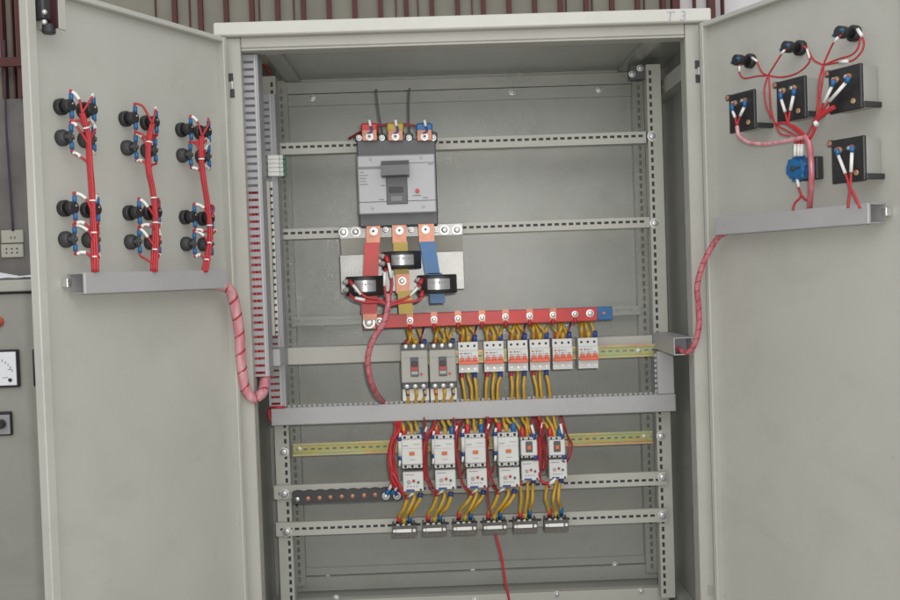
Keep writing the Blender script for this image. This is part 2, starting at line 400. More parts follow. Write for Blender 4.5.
fr.build('front_frame', X['paintl'], cab, True)
for s in (-1, 1):
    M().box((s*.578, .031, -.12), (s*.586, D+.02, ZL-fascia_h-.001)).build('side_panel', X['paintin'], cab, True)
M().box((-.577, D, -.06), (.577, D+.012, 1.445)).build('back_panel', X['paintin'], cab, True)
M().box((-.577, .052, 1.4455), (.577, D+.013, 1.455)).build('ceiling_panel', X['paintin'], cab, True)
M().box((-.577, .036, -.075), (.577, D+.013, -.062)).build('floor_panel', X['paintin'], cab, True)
M().box((-.575, 0, -.16), (.575, D+.02, -.121), .003).build('plinth', X['grey'], cab, True)
# bands on the back panel
za = at(460, 101, D-.012).z; zb = at(460, 77.5, D-.012).z; zm = at(460, 89, D-.012).z
br = M(); br.box((-.55, D-.016, zm), (.55, D-.0005, zb), .001); br.box((-.55, D-.009, za), (.55, D-.0006, zm-.0005), .001)
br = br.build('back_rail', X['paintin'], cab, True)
for px, py in ((312, 98), (512, 92), (599, 89.5)): bolt(br, at(px, py, D-.012), .006)
za = at(480, 585, D-.02).z; zb = at(480, 571, D-.02).z; zq = at(480, 561, D).z
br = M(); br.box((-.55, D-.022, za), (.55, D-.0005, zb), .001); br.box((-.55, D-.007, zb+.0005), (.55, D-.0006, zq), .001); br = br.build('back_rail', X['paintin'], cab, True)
for px, py in ((328, 578), (473, 572), (615, 565)): bolt(br, at(px, py, D-.01), .006)
za = at(480, 611, .30).z; zb = at(480, 595, .30).z
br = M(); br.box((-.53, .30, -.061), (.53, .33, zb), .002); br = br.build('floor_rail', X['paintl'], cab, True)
for px, py in ((336, 598), (475, 600), (557, 594), (641, 591)): bolt(br, at(px, py, .299), .006)
# depthwise rails, perforated, seen at both sides
def side_rail(s, z0, z1):
    m = M(); x = s*.565; x2 = s*.542; t = .002
    y0, y1 = .06, .395
    m.box((x, y0, z0), (s*.577, y1, z1)); 
    m.box((x2, y0, z1-t), (x-s*.0003, y1, z1)); m.box((x2, y0, z0), (x-s*.0003, y1, z0+t))
    k = y0
    zl, zh_ = z0+(z1-z0)*.4, z0+(z1-z0)*.62
    m.box((x2, y0, z0+t), (x2+s*t, y1, zl)); m.box((x2, y0, zh_), (x2+s*t, y1, z1-t))
    while k < y1-.01: m.box((x2, k, zl), (x2+s*t, min(k+.010, y1), zh_)); k += .021
    m.build('side_rail', X['paintin'], cab, True)
zu0, zu1 = at(668, 87, .15).z, at(668, 71, .15).z
for s in (-1, 1):
    side_rail(s, zu0, zu1); side_rail(s, -.06, -.02)
    M().box((s*.45, .055, 1.436), (s*.49, D-.02, 1.445)).build('ceiling_strip', X['paintin'], cab, True)
# mounting posts
YM = .2523
ztop = at(659, 64, YM).z; zbot = at(667, 598, YM).z
for s in (-1, 1):
    m = M(); xo = s*.5354; xi = s*(.5354-.038)
    b0, b1 = min(xo, xi), max(xo, xi); hc = s*(.5354-.028)
    perforated(m, zbot, ztop, b0, b1, YM, .035, hc-.0035, hc+.0035, .0213, .0125, 'z')
    post = m.build('mounting_post', X['paintl'], cab, True)
    M().box((hc-.008, YM+.006, zbot+.004), (hc+.008, YM+.007, ztop-.004)).build('slot_shade', X['blackm'], post, True)  # black strip painted in for the shade inside the hollow post
    zs = ((136, 652.0), (223, 654.5), (436, 661), ) if s > 0 else ((452, 284),)
    for py, px in zs: bolt(post, at(px, py, YM), .009)
    m = M(); xo = s*.5354; xi = s*(.5354-.034); b0, b1 = min(xo, xi), max(xo, xi); hc = (b0+b1)/2
    perforated(m, .005, ztop+.01, b0-s*.015, b1-s*.015, .392, .03, hc-s*.015-.0035, hc-s*.015+.0035, .0213, .0125, 'z')
    m.build('rear_post', X['paintin'], cab, True)
for px, py in ((632, 74), (640, 68)): pass
cl = M(); p = at(634, 72, YM+.02); cl.box((p.x-.012, YM+.02, p.z-.02), (p.x+.03, YM+.04, p.z+.02), .002); cl = cl.build('corner_clamp', X['grey'], cab, True)
bolt(cl, at(632, 74, YM+.0195), .0062); bolt(cl, at(640, 68, YM+.0195), .0062)
# horizontal perforated rails
def rail(pl, pr, y0, h, depth=.028, hy=.35, mt='paintl', pitch=.0192, hl=.0122, bolts=(), hh=.0068, name='mounting_rail'):
    # pl/pr: pixel of the left/right end, middle height
    a, b = at(*pl, y0), at(*pr, y0); zc_ = (a.z+b.z)/2
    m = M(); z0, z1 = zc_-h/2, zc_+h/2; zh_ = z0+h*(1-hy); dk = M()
    dk.box((a.x+.004, y0+.0055, zh_-.008), (b.x-.004, y0+.0065, zh_+.008))  # dark strip behind the slots, its colour standing for shade in the channel
    perforated(m, a.x, b.x, z0, z1, y0, depth, zh_-hh/2, zh_+hh/2, pitch, hl, 'x')
    o = m.build(name, X[mt], cab, True)
    dk.build('slot_shade', X['blackm' if mt == 'paintl' else 'grey'], o, True)
    for q in bolts: bolt(o, at(*q, y0), .0095)
    return o, zc_
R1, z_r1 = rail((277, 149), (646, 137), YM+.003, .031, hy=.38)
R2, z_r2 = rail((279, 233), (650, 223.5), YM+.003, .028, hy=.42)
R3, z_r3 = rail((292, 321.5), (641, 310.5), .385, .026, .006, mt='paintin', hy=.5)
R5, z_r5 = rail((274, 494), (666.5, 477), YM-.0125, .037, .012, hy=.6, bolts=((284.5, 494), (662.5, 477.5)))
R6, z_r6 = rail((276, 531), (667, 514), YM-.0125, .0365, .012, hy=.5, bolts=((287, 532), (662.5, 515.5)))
# DIN rails: hat profile
def din(pl, pr, yb, h, mt):
    a, b = at(*pl, yb), at(*pr, yb); z = (a.z+b.z)/2; m = M(); hh = h/2; t = .0015
    x0, x1 = a.x, b.x
    m.box((x0, yb-.0075, z+hh*.72), (x1, yb-.0075+t, z+hh)); m.box((x0, yb-.0075, z-hh), (x1, yb-.0075+t, z-hh*.72))
    m.box((x0, yb-.0059, z+hh*.66), (x1, yb+t, z+hh*.715)); m.box((x0, yb-.0059, z-hh*.715), (x1, yb+t, z-hh*.66))
    o_ = m.build('din_rail', X[mt], cab, True)
    m = M(); k = x0; 
    zl, zu = z-h*.07, z+h*.07
    m.box((x0, yb, z-hh*.655), (x1, yb+t, zl)); m.box((x0, yb, zu), (x1, yb+t, z+hh*.655))
    while k < x1: m.box((k, yb, zl), (min(k+.009, x1), yb+t, zu)); k += .0195
    m.build('rail_web', X['chromg'], o_, True)
    bk = M(); bk.box((x0, yb+.012, z-hh*.6), (x1, yb+.0135, z+hh*.6)); bk.build('rail_backing', X['mgrey'], o_, True)
    return o_, z
YD1 = YM-.012
din1, z_d1 = din((402, 357), (654, 351.5), YD1, .034, 'chrom')
b = bolt(din1, at(639, 350.5, YD1), .004)
YD2 = YM-.006
din2, z_d2 = din((293, 449.7), (652, 436.7), YD2, .034, 'chrom')
bolt(din2, at(644.5, 436.3, YD2), .004); bolt(din2, at(299, 449, YD2), .004)
# plain bar behind the breakers and its returns at both sides are ducts of their own
YB = YM-.004
def zrange(px, y0, y1, Y): return at(px, y1, Y).z, at(px, y0, Y).z
za, zb = zrange(340, 346, 363.5, YB)
xa = at(285, 357, YB).x; xb = at(653, 342, YB).x
M().box((xa, YB, za), (xb, YB+.03, zb), .002).build('support_bar', X['paintl'], cab, True)
M().box((xa-.035, YB+.001, za+.003), (xa-.0005, YB+.03, zb-.003), .002).build('support_bar', X['paintl'], cab, True)
# ------------------------------------------------------------------ doors
XH, YH = .5679, -.0234
TL, TR = .4946, .4315
WL, WR = .578, .60
def door(side, th, wd, ztop_, zbot_=-.115, rim=.022, dp=.020):
    s = -1 if side == 'L' else 1
    d = V((s*sin(th), -cos(th), 0)); n = V((-s*cos(th), -sin(th), 0))      # along the door, and its inner face normal
    h = V((s*XH, YH, 0))
    F = lambda a, q, z: h + d*a + n*q + V((0, 0, z))
    def bx(m, a0, a1, q0, q1, z0, z1, ch=0):
        t = M().box((a0, q0, z0), (a1, q1, z1), ch); o = len(m.v)
        m.v += [F(p.x, p.y, p.z) for p in t.v]
        for f, sm in zip(t.f, t.sm): m.quad([o+i for i in (f if s < 0 else f)], sm)
    m = M()
    bx(m, .002, wd-.002, -dp-.002, -dp, zbot_+.002, ztop_-.002)
    bx(m, 0, .013, -dp-.003, 0, zbot_, ztop_, .002); bx(m, wd-rim, wd, -dp-.003, 0, zbot_, ztop_, .002)
    bx(m, .0131, wd-rim-.0001, -dp-.003, -.0005, ztop_-.012, ztop_, .002); bx(m, .0131, wd-rim-.0001, -dp-.003, -.0005, zbot_, zbot_+.014, .002)
    o = m.build('door', X['paint'], cab, True)
    # fix winding
    import bmesh
    b = bmesh.new(); b.from_mesh(o.data); bmesh.ops.recalc_face_normals(b, faces=b.faces); b.to_mesh(o.data); b.free()
    ang = math.atan2(cos(th), sin(th)) if s < 0 else math.atan2(-cos(th), sin(th))
    P = lambda px, py, q=-.02: hit(px, py, h+n*q, n)
    return o, F, d, n, h, ang, P
doorL, FL, dL, nL, hL, aL, PL = door('L', TL, WL, 1.4622)
doorR, FR, dR, nR, hR, aR, PR = door('R', TR, WR, 1.4622)
# hinge pads on the posts
for (pts) in (((231, 77.5), (232.5, 93.5)), ((697, 64.5), (697.7, 78.5))):
    for px, py in pts:
        p = at(px, py, 0); M().box((p.x-.0055, -.003, p.z-.010), (p.x+.0055, -.0002, p.z+.010), .001).build('hinge_cap', X['blackm'], cab, True)
    p = at((pts[0][0]+pts[1][0])/2, (pts[0][1]+pts[1][1])/2, 0); M().cyl((p.x+.002, -.006, p.z-.009), (p.x+.002, -.006, p.z+.009), .003).build('hinge_pin', X['bright'], cab, True)
p = at(710, 590, 0); M().box((p.x-.006, -.003, p.z-.012), (p.x+.006, -.0002, p.z+.012), .001).build('hinge_cap', X['mgrey'], cab, True)
# latch gear at the free edge of the left door
def dbox(P0, d, n, a, q, z, ch=.001):   # box in door axes about P0
    t = M().box((a[0], q[0], z[0]), (a[1], q[1], z[1]), ch)
    t.v = [P0 + d*p.x + n*p.y + V((0, 0, p.z)) for p in t.v]; return t
zq = PL(50, 30).z
a_of = lambda px, py, q=-.02: (PL(px, py, q)-hL).dot(dL)
zlo = PL(62, 37).z
lt = dbox(hL, dL, nL, (a_of(41, 15), a_of(36, 15)), (-.0195, -.004), (PL(38, 30).z, 1.455)).build('latch', X['paintl'], doorL, True)
# sub-sub parts are not allowed: the latch pieces hang on the door
dbox(hL, dL, nL, (a_of(66, 18, .03), a_of(59, 18, .03)), (.028, .030), (zlo, 1.455), .0005).build('latch_bracket', X['paintl'], doorL, True)
dbox(hL, dL, nL, (a_of(59, 18, .03)+.0002, a_of(59, 18, .03)+.0022), (-.019, .0285), (zlo+.001, 1.452), .0004).build('latch_return', mat('shaded_return', (.05, .012, .016), .5), doorL, True)  # return of the bracket, its shade put into the dark maroon colour
m = M(); p = PL(49, 30, .010); m.cyl(p+V((0,0,-.007)), p+V((0,0,.011)), .0125, 18); m.build('roller', X['black'], doorL, True)
m = dbox(hL, dL, nL, (a_of(56, 15, .010), a_of(43, 15, .010)), (-.019, .010), (PL(46, 24).z, 1.452), .003); m.build('latch_body', X['blackm'], doorL, True)
for py in (12, 22):
    m = M(); p = PL(44.5, py, .012); m.sphere(p, .0055); m.build('screw', X['bright'], doorL, True)
m = dbox(hL, dL, nL, (a_of(55, 15, .01), a_of(53.6, 15, .01)), (.0, .014), (PL(46, 24).z, PL(46, 8).z)); m.build('latch_plate', X['zinc'], doorL, True)
# marking on the lid
tc = bpy.data.curves.new('marking', 'FONT'); tc.body = 'T 3'; tc.size = .034; tc.extrude = .0004; tc.shear = .15; tc.space_character = 1.1
to = bpy.data.objects.new('marking', tc); C.objects.link(to)
dg = bpy.context.evaluated_depsgraph_get(); me = bpy.data.meshes.new_from_object(to.evaluated_get(dg)); bpy.data.objects.remove(to)
mk = bpy.data.objects.new('marking', me); C.objects.link(mk); mk.parent = lid; me.materials.clear(); me.materials.append(X['ink'])
W = (cab.matrix_basis).inverted(); p = at(665.5, 21, -.0205)
mk.matrix_basis = W @ (Matrix.Translation(p) @ Matrix.Rotation(pi/2, 4, 'X'))
# ------------------------------------------------------------------ wiring ducts
def slotted_duct(name, label, x0, x1, z0, z1, y0, dep, slot, ph=.018, sh=.006, red_from=None, group='slotted wiring ducts'):
    t = thing(name, label, 'cable duct', ((x0+x1)/2, y0+dep, z0), 0, group)
    m = M(); w_ = x1-x0
    perforated(m, z0, z1, x0, x1, y0, dep, x0+w_*slot[0], x0+w_*slot[1], ph, sh, 'z', t=.0018, first=.006)
    m.build('channel', X['ductv'], t, True)
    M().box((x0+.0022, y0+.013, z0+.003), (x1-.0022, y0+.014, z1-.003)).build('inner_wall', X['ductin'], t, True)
    for s_ in (x0+w_*slot[1]+w_*.06,):
        M().box((s_, y0-.0012, z0), (s_+.0016, y0-.0001, z1)).build('ridge', X['lgrey'], t, True)
    if red_from:
        for k in range(5):
            x = x0+w_*(slot[0]+(slot[1]-slot[0])*(k+.5)/5); zz = z0+.005; pts = []
            top = red_from - .05*k*(k % 2)
            while zz < top: pts.append(V((x+random.uniform(-.002, .002), y0+.0068+random.uniform(-.001, .001), zz))); zz += .06
            pts.append(V((x, y0+.009, top)))
            q = M(); q.tube(pts, .0042, 6, 2); q.build('wire', X['dred'] if k % 3 == 2 else X['redw'], t, True)
    return t
Y1 = .035
x0 = at(252.8, 372, Y1).x; x1 = at(269.5, 372, Y1).x; z0 = at(262, 376.5, Y1).z; z1 = at(250, 54.5, Y1).z
slotted_duct('wiring_duct', 'long slotted upright duct full of red wires beside the left post', x0, x1, z0, z1, Y1, .065, (.16, .74), .0178, .0065, at(250, 190, Y1).z)
D1 = (x0, x1, z0, z1)
Y2 = .185
x0 = at(269, 395, Y2).x; x1 = at(286, 395, Y2).x; z0 = at(277, 407.2, Y2).z; z1 = at(266, 94, Y2).z
slotted_duct('wiring_duct', 'narrow slotted duct behind the long one, ending above the horizontal duct', x0, x1, z0, z1, Y2, .06, (.12, .64), .0175, .006, at(277, 330, Y2).z)
D2 = (x0, x1, z0, z1)
# horizontal covered duct across the middle
def covered_duct(t, p0, p1, q, up, depv, cover='duct'):
    pass
Y3 = .185
a = at(271, 417, Y3); b = at(676, 403, Y3); zc_ = (a.z+b.z)/2; hh = .0232
t = thing('wiring_duct', 'horizontal grey covered duct across the middle of the cabinet', 'cable duct', ((a.x+b.x)/2, YM-.004, zc_-hh), 0, 'plain covered ducts')
m = M(); m.box((a.x, Y3, zc_-hh), (b.x, Y3+.012, zc_+hh), .002); m.build('cover', X['duct'], t, True)
m = M(); x = a.x+.002
while x < b.x-.012:
    m.box((x, Y3+.013, zc_+hh-.004), (x+.0085, Y3+.0148, zc_+hh+.005)); x += .0135
m.build('fingers', X['duct'], t, True)
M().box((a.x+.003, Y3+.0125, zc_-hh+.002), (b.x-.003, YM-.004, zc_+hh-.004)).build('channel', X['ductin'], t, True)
HD = (a.x, b.x, zc_-hh, zc_+hh)
rm = M(); rm.tube([at(269, 409, .2), at(270, 418, .2), at(274, 424, .2)], .006); rm.build('wire_bundle', X['redw'], t, True)
rm = M(); rm.tube([at(270, 407.6, .186), at(285, 407.0, .186)], .004); rm.build('wire_bundle', X['redw'], t, True)
# right upright covered duct between bar and horizontal duct
x0, z0, x1, z1 = rect(657.6, 351, 674.3, 395, Y3)
t = thing('wiring_duct', 'short plain upright duct above the right end of the horizontal duct', 'cable duct', ((x0+x1)/2, YM, HD[3]), 0, 'plain covered ducts')
M().box((x0, Y3+.001, HD[3]+.0005), (x1, Y3+.012, z1), .002).build('cover', X['duct'], t, True)
m = M(); z = HD[3]+.004
while z < z1-.01: m.box((x0-.005, Y3+.013, z), (x0+.004, Y3+.0148, z+.0085)); z += .0135
m.build('fingers', X['duct'], t, True)
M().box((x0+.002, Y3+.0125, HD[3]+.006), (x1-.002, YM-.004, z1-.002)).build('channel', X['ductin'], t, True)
# depthwise ducts running forward on both sides
def depth_duct(x0, x1, z0, z1, ya, yb, label, cap=False):
    t = thing('wiring_duct', label, 'cable duct', ((x0+x1)/2, yb, z0), 0, 'plain covered ducts'); w_ = .0022
    m = M(); m.box((x0, ya, z0), (x0+w_, yb, z1)); m.box((x1-w_, ya, z0), (x1, yb, z1)); m.box((x0+w_, ya, z0), (x1-w_, yb, z0+w_)); m.box((x0+w_, ya+.0003, z1-w_), (x1-w_, yb, z1))
    m.box((x0+w_, yb-.002, z0+w_), (x1-w_, yb, z1-w_)); m.build('channel', X['duct'], t, True)
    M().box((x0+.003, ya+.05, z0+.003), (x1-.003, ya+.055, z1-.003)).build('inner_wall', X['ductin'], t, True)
    if cap: M().box((x0+.0005, ya-.0022, z0+.0005), (x1-.0005, ya-.0002, z1-.0005), .0005).build('end_cap', X['duct'], t, True)
    return t
xr0 = at(653, 342, YB).x; ya = .01
zr0, zr1 = zrange(685, 337.5, 355, ya)
xr1 = xr0+.047
depth_duct(xr0, xr1, zr0, zr1, ya, YB-.001, 'open ended grey duct coming forward at the right of the breakers')
depth_duct(D2[0]+.002, D2[1]+.001, zr0, zr1, .105, Y2-.001, 'short grey duct between the two slotted ducts on the left', True)
# ducts on the doors
def door_duct(Pf, d, n, h, xa, xb, ya, yb, ye, label, sgn, endpx):
    # measured front face corner pixels on the plane q
    q = .028
    a0 = (Pf(xa[0], xa[1], q)-h).dot(d); a1 = (Pf(xb[0], xb[1], q)-h).dot(d)
    z0 = (Pf(*ya, q).z+Pf(*yb, q).z)/2; z1 = (Pf(xa[0], xa[1], q).z+Pf(xb[0], xb[1], q).z)/2
    lo, hi = min(a0, a1), max(a0, a1)
    t = thing('wiring_duct', label, 'cable duct', h+d*((lo+hi)/2)+n*(-.0195)+V((0, 0, z0)), 0, 'covered ducts on the doors')
    w_ = .002
    def B(a, qq, z, ch=0): return dbox(h, d, n, a, qq, z, ch)
    B((lo, hi), (q-.008, q), (z0, z1), .0015).build('cover', X['duct'], t, True)
    m = B((lo, hi), (-.0195, q-.0085), (z0+.001, z0+.001+w_)); k = B((lo, hi), (-.0195, q-.0085), (z1-.001-w_, z1-.001))
    o = len(m.v); m.v += k.v; [m.quad([i+o for i in f]) for f in k.f]
    k = B((lo+.004, hi-.004), (-.0195, -.0175), (z0+.001+w_, z1-.001-w_)); o = len(m.v); m.v += k.v; [m.quad([i+o for i in f]) for f in k.f]
    m.build('channel', X['duct'], t, True)
    rw = M()
    for j in range(3): rw.tube([h+d*(lo+.02)+n*(.004+.004*j)+V((0,0,z0+.012+.006*j)), h+d*(hi-.03)+n*(.004)+V((0,0,z0+.014+.006*j))], .004)
    rw.build('wire', X['redw'], t, True)
    B((hi+.004, hi+.016), (-.0195, -.003), (z0+(z1-z0)*.35, z0+(z1-z0)*.75), .001).build('mounting_tab', X['zinc'], t, True)
    return t, lo, hi, z0, z1
tL, loL, hiL, z0L, z1L = door_duct(PL, dL, nL, hL, (84.5, 270.5), (228, 271.5), (84.5, 292), (228, 290), None, 'grey covered duct under the rows of black buttons on left door', 1, None)
tR, loR, hiR, z0R, z1R = door_duct(PR, dR, nR, hR, (714.4, 217.8), (868, 202.7), (716, 235), (869, 224), None, 'grey covered duct under the meters on right door', -1, None)
# ------------------------------------------------------------------ main breaker and its bars
YF = .135
x0, z0, x1, z1 = rect(357.5, 154.5, 437, 213.5, YF)
zt_, zb_ = at(396, 139, .16).z, at(398, 226, .16).z
cx = (x0+x1)/2; hw = (x1-x0)/2
mb = thing('main_breaker', 'large main circuit breaker with black toggle above the copper bars', 'circuit breaker', (cx, YM, zb_))
L = lambda z: z - zb_
H = L(zt_)
m = M(); m.box((-hw, YF-YM+.022, 0), (hw, -.001, H), .003); m.build('body', X['grey'], mb)
m = M(); m.box((-hw+.001, YF-YM, L(z0)), (hw-.003, YF-YM+.0215, L(z1)), .003); m.build('front_cover', X['silver'], mb)
yf = YF-YM
pz = lambda px, py: at(px, py, YF-.001)
def fm(x0_, y0_, x1_, y1_, th, name, mt, ch=.0015, par=mb, ybase=None):
    a0, b0, a1, b1 = rect(x0_, y0_, x1_, y1_, YF-th)
    M().box((a0, YF-th, b0), (a1, (YF-.0002) if ybase is None else ybase, b1), ch).build(name, X[mt], par, True)
fm(386.3, 175, 407.5, 204, .004, 'toggle_slot', 'grey')
fm(389, 187, 403, 192.5, .006, 'toggle_window', 'blackm', .001, mb, YF-.0042)
fm(391, 196, 402, 201, .0048, 'rating_mark', 'print', .0005, mb, YF-.0042)
hx0, hz0, hx1, hz1 = rect(381, 164, 409, 175, YF-.03)
m = M(); m.prism([V((hx0, YF-.0045, hz0-.004)), V((hx0, YF-.034, hz0)), V((hx0, YF-.030, hz1-.002)), V((hx0, YF-.0045, hz1+.012))], (hx1-hx0, 0, 0)); m.build('toggle', mat('toggle_grey', (.12, .12, .125), .35), mb, True)
fm(358.5, 166.5, 383, 169, .0012, 'name_strip', 'print', .0004)
for yy in (172, 175, 178, 181, 184): fm(359.5, yy, 364+random.random()*4, yy+.8, .0008, 'print_line', 'print', 0)
for (xx, yy, ww) in ((381, 185, 4), (381, 176, 3), (428, 163.5, 5), (423, 197, 5), (413, 195, 8), (379, 199, 5)): fm(xx, yy, xx+ww, yy+1., .0008, 'print_line', 'print', 0)
fm(358.5, 200.8, 436, 201.6, .0005, 'cover_seam', 'grey', 0)
fm(409.5, 162.2, 436, 162.8, .0005, 'cover_seam', 'grey', 0)
p = pz(417.3, 191); M().cyl((p.x, YF-.0002, p.z), (p.x, YF-.006, p.z), .0055).build('trip_button', X['red'], mb, True)
for px, py in ((370.5, 159), (421, 157.5), (372.5, 208.3), (423.5, 206.7)):
    p = pz(px, py); M().cyl((p.x, YF-.0002, p.z), (p.x, YF-.0015, p.z), .004).build('cover_screw', X['mgrey'], mb, True)
for px in (357.5+1.5, 382, 409, 433.5):       # phase barriers at the top
    p = at(px, 137, .165); M().box((p.x-.0105, .158, zt_-.004), (p.x+.0105, .24, zt_+.016), .004).build('barrier', X['grey'], mb, True)
    bolt(mb, at(px, 137.8, .157), .005)
for px in (386.5, 412, 437):
    p = at(px, 229.5, .15); bolt(mb, at(px-1, 229.3, .157), .0045)
# line side stubs
for i, (px, mt, nm) in enumerate(((369.5, 'red', 'red'), (395.5, 'yelb', 'yellow'), (424.5, 'blue', 'blue'))):
    p = at(px, 134.5, .15); q = at(px, 130, .15)
    t = thing('copper_stub', f'{nm} sleeved copper stub bolted on top of the main breaker', 'busbar', (p.x, .15, p.z), 0, 'copper stubs on the main breaker')
    M().box((-.019, -.004, -.016), (.019, .004, .012), .001).build('copper_end', X['copper'], t)
    M().box((-.0215, -.002, .004), (.0215, .06, .030), .004).build('sleeve', X[mt], t)
    bolt(t, (0, -.0042, -.006), .0068, world=False, sock=True)
    M().tube([V((.004, -.007, .024)), V((.006, -.006, .008)), V((-.004, -.006, .0))], .003).build('tap_wire', X['blued'], t)
    M().tube([V((.001, -.008, .036)), V((.004, -.0085, .020))], .0036).build('tap_sleeve', X['white'], t)
for (a_, b_, lab) in (((376, 89), (382.5, 134), 'left thin dark rod standing above the main breaker'), ((409.3, 88), (409.3, 134), 'right thin dark rod standing above the main breaker')):
    m = M(); m.tube([at(*a_, .18), at((a_[0]+b_[0])/2-.6, (a_[1]+b_[1])/2, .18), at(*b_, .18)], .0026, 6)
    tag(m.build('rod', X['grey']), lab, 'rod', 'rods above the main breaker')
m = M(); m.tube([at(349, 138.5, .2), at(362, 131, .17), at(372, 126.5, .16), at(392, 124, .16), at(412, 125, .16), at(422, 128.5, .165)], .0034)
m.tube([at(354, 137.5, .2), at(366, 129, .17), at(376, 125, .165), at(392, 125.6, .16), at(400, 126, .16)], .003)
tag(m.build('wire', X['dred']), 'dark red wires arching over the top of the main breaker', 'wire')
# mounting plate behind
YPL = YM-.004
pl = thing('mounting_plate', 'bent bright steel plate below the main breaker', 'plate', (at(400, 290, YPL).x, YM, at(400, 291, YPL).z))
x0, z0, x1, z1 = rect(339.5, 225, 463, 237, YPL-.014)
M().box((x0, YPL-.014, z0), (x1, YPL-.010, z1), .001).build('upper_flange', X['plate'], pl, True)
x2, zq0, x3, zq1 = rect(340.5, 253, 464, 291, YPL-.001)
m = M(); m.prism([V((x0+.002, YPL-.0142, z0)), V((x0+.002, YPL-.010, z0)), V((x0+.002, YPL+.002, zq1)), V((x0+.002, YPL-.002, zq1))], (x1-x0-.004, 0, 0)); m.build('bend', mat('plate_shade', (.36, .35, .31), .5, .2, var=.08), pl, True)
M().box((x2, YPL-.002, zq0), (x3, YPL+.002, zq1-.0002), .001).build('lower_plate', X['plate'], pl, True)
for px, py in ((343.5, 232.2), (355.7, 231.8), (444.5, 229.8), (457, 229.8)): bolt(pl, at(px, py, YPL-.0145), .0088)
# vertical bars
def bar(name, label, mt, cops, slv, bolts, yb=.148, th=.006, group='vertical phase bars below the main breaker'):
    ys = [c for s_ in cops+slv for c in (s_[1], s_[4])]
    o0 = cops[0]
    base = at((slv[-1][0]+slv[-1][2])/2, max(ys), yb)
    t = thing(name, label, 'busbar', base, 0, group)
    def strip(xl0, yt, xr0, xl1, yl, xr1, y_, tt, nm, mm):
        A, B = at(xl0, yt, y_), at(xr0, yt, y_); Cc, Dd = at(xl1, yl, y_), at(xr1, yl, y_)
        zt = (A.z+B.z)/2; zb = (Cc.z+Dd.z)/2; A.z = B.z = zt; Cc.z = Dd.z = zb
        M().prism([Cc, Dd, B, A], (0, tt, 0)).build(nm, X[mm], t, True)
    for c in cops: strip(*c, yb-.001, th, 'copper_end', 'copper')
    for c in slv: strip(*c, yb-.002, th+.002, 'sleeve', mt)
    for q in bolts: bolt(t, at(*q, yb-.0012), .0072, m=X['bright'], sock=q[1] < 240)
    return t
bar('phase_bar', 'red sleeved phase bar dropping from the main breaker, leftmost', 'red', [(366.3, 226, 380.3, 365.8, 244, 379.8), (363, 312, 377.2, 363, 320, 377)], [(364.5, 242.5, 379.5, 361.5, 314, 376.5)], [(373.5, 231.2)])
bar('phase_bar', 'yellow sleeved phase bar dropping from the main breaker, middle', 'yelb', [(392, 225, 406.3, 392.5, 243, 406.6), (395.5, 272, 409.2, 396.2, 293, 409.8)], [(393, 242, 407.5, 394.5, 274, 409), (397.5, 291, 412, 399, 314, 413)], [(399.5, 230.5), (402.2, 281)])
bar('phase_bar', 'blue sleeved phase bar dropping from the main breaker, right', 'blue', [(418.2, 224, 433.8, 419.2, 243, 434.5)], [(419.5, 241.5, 435, 425, 274, 440), (428, 273, 442, 430.5, 303, 445.5)], [(425.6, 229.5)])
# current transformers
def ct(x0_, y0_, x1_, y1_, lab):
    yc = .150
    r = (at(x1_, (y0_+y1_)/2, yc).x - at(x0_, (y0_+y1_)/2, yc).x)/2
    c = at((x0_+x1_)/2, (y0_+y1_)/2, yc); z0 = at((x0_+x1_)/2, y1_-2, yc-r*.6).z; z1 = at((x0_+x1_)/2, y0_+1.5, yc-r*.6).z; h = z1-z0
    t = thing('current_transformer', lab, 'transformer', (c.x, yc, z0), 0, 'ring current transformers on the phase bars')
    m = M(); m.ring((0, 0, 0), (0, 0, 1), h, r*.62, r); m.ring((0, 0, h*.9), (0, 0, 1), h*.12, r*.6, r*1.015); m.ring((0, 0, -.001), (0, 0, 1), h*.1, r*.6, r*1.015); m.build('ring', X['black'], t)
    lm = M(); n = 10
    for i in range(n+1):
        a = radians(-118+66*i/n)
        for zz in (h*.20, h*.80): lm.v.append(V((cos(a)*(r+.0012), sin(a)*(r+.0012), zz)))
    for i in range(n): lm.quad([2*i, 2*i+2, 2*i+3, 2*i+1], True)
    lm.build('label_plate', X['ctlab'], t)
    pm = M()
    for i in range(7):
        a = radians(-108+8*i)
        pm.box((cos(a)*(r+.0017)-.002, sin(a)*(r+.0017)-.0004, h*(.52 if i % 2 else .6)), (cos(a)*(r+.0017)+.002, sin(a)*(r+.0017)+.0004, h*.64))
    pm.build('label_print', X['print'], t)
    for f in (.32, .75):
        a = radians(-150); p = V((cos(a)*r, sin(a)*r, h*f)); ax = V((cos(a), sin(a), 0))
        M().lathe(p, ax, [(0, .007), (.006, .007), (.007, .004), (.012, .004)], 12).build('terminal', X['mgrey'], t)
    return t
ct(346, 275, 383.7, 297.5, 'black ring transformer around the red phase bar, lower left')
ct(382, 250, 421.3, 270.5, 'black ring transformer around the yellow phase bar, highest of three')
ct(417.3, 273.5, 457, 295, 'black ring transformer around the blue phase bar, lower right')
def wire(label, pts, r=.0036, mt='yel', sl=(), group=None, name='wire', seg=8, cat='wire', straight=False):
    """one wire as a thing; sl = list of (point list, radius, material) children"""
    P = [V(p) for p in pts]
    if sl:
        t = thing(name, label, cat, P[-1], 0, group)
        M().tube(P, r, seg, 6, not straight).build('core', X[mt], t, True)
        for q, rr, mm in sl: M().tube(q, rr, seg).build('sleeve', X[mm], t, True)
        return t
    m = M(); m.tube(P, r, seg, 6, not straight); return tag(m.build(name, X[mt]), label, cat, group)
G = 'red secondary wires of the ring transformers'
yq = .09
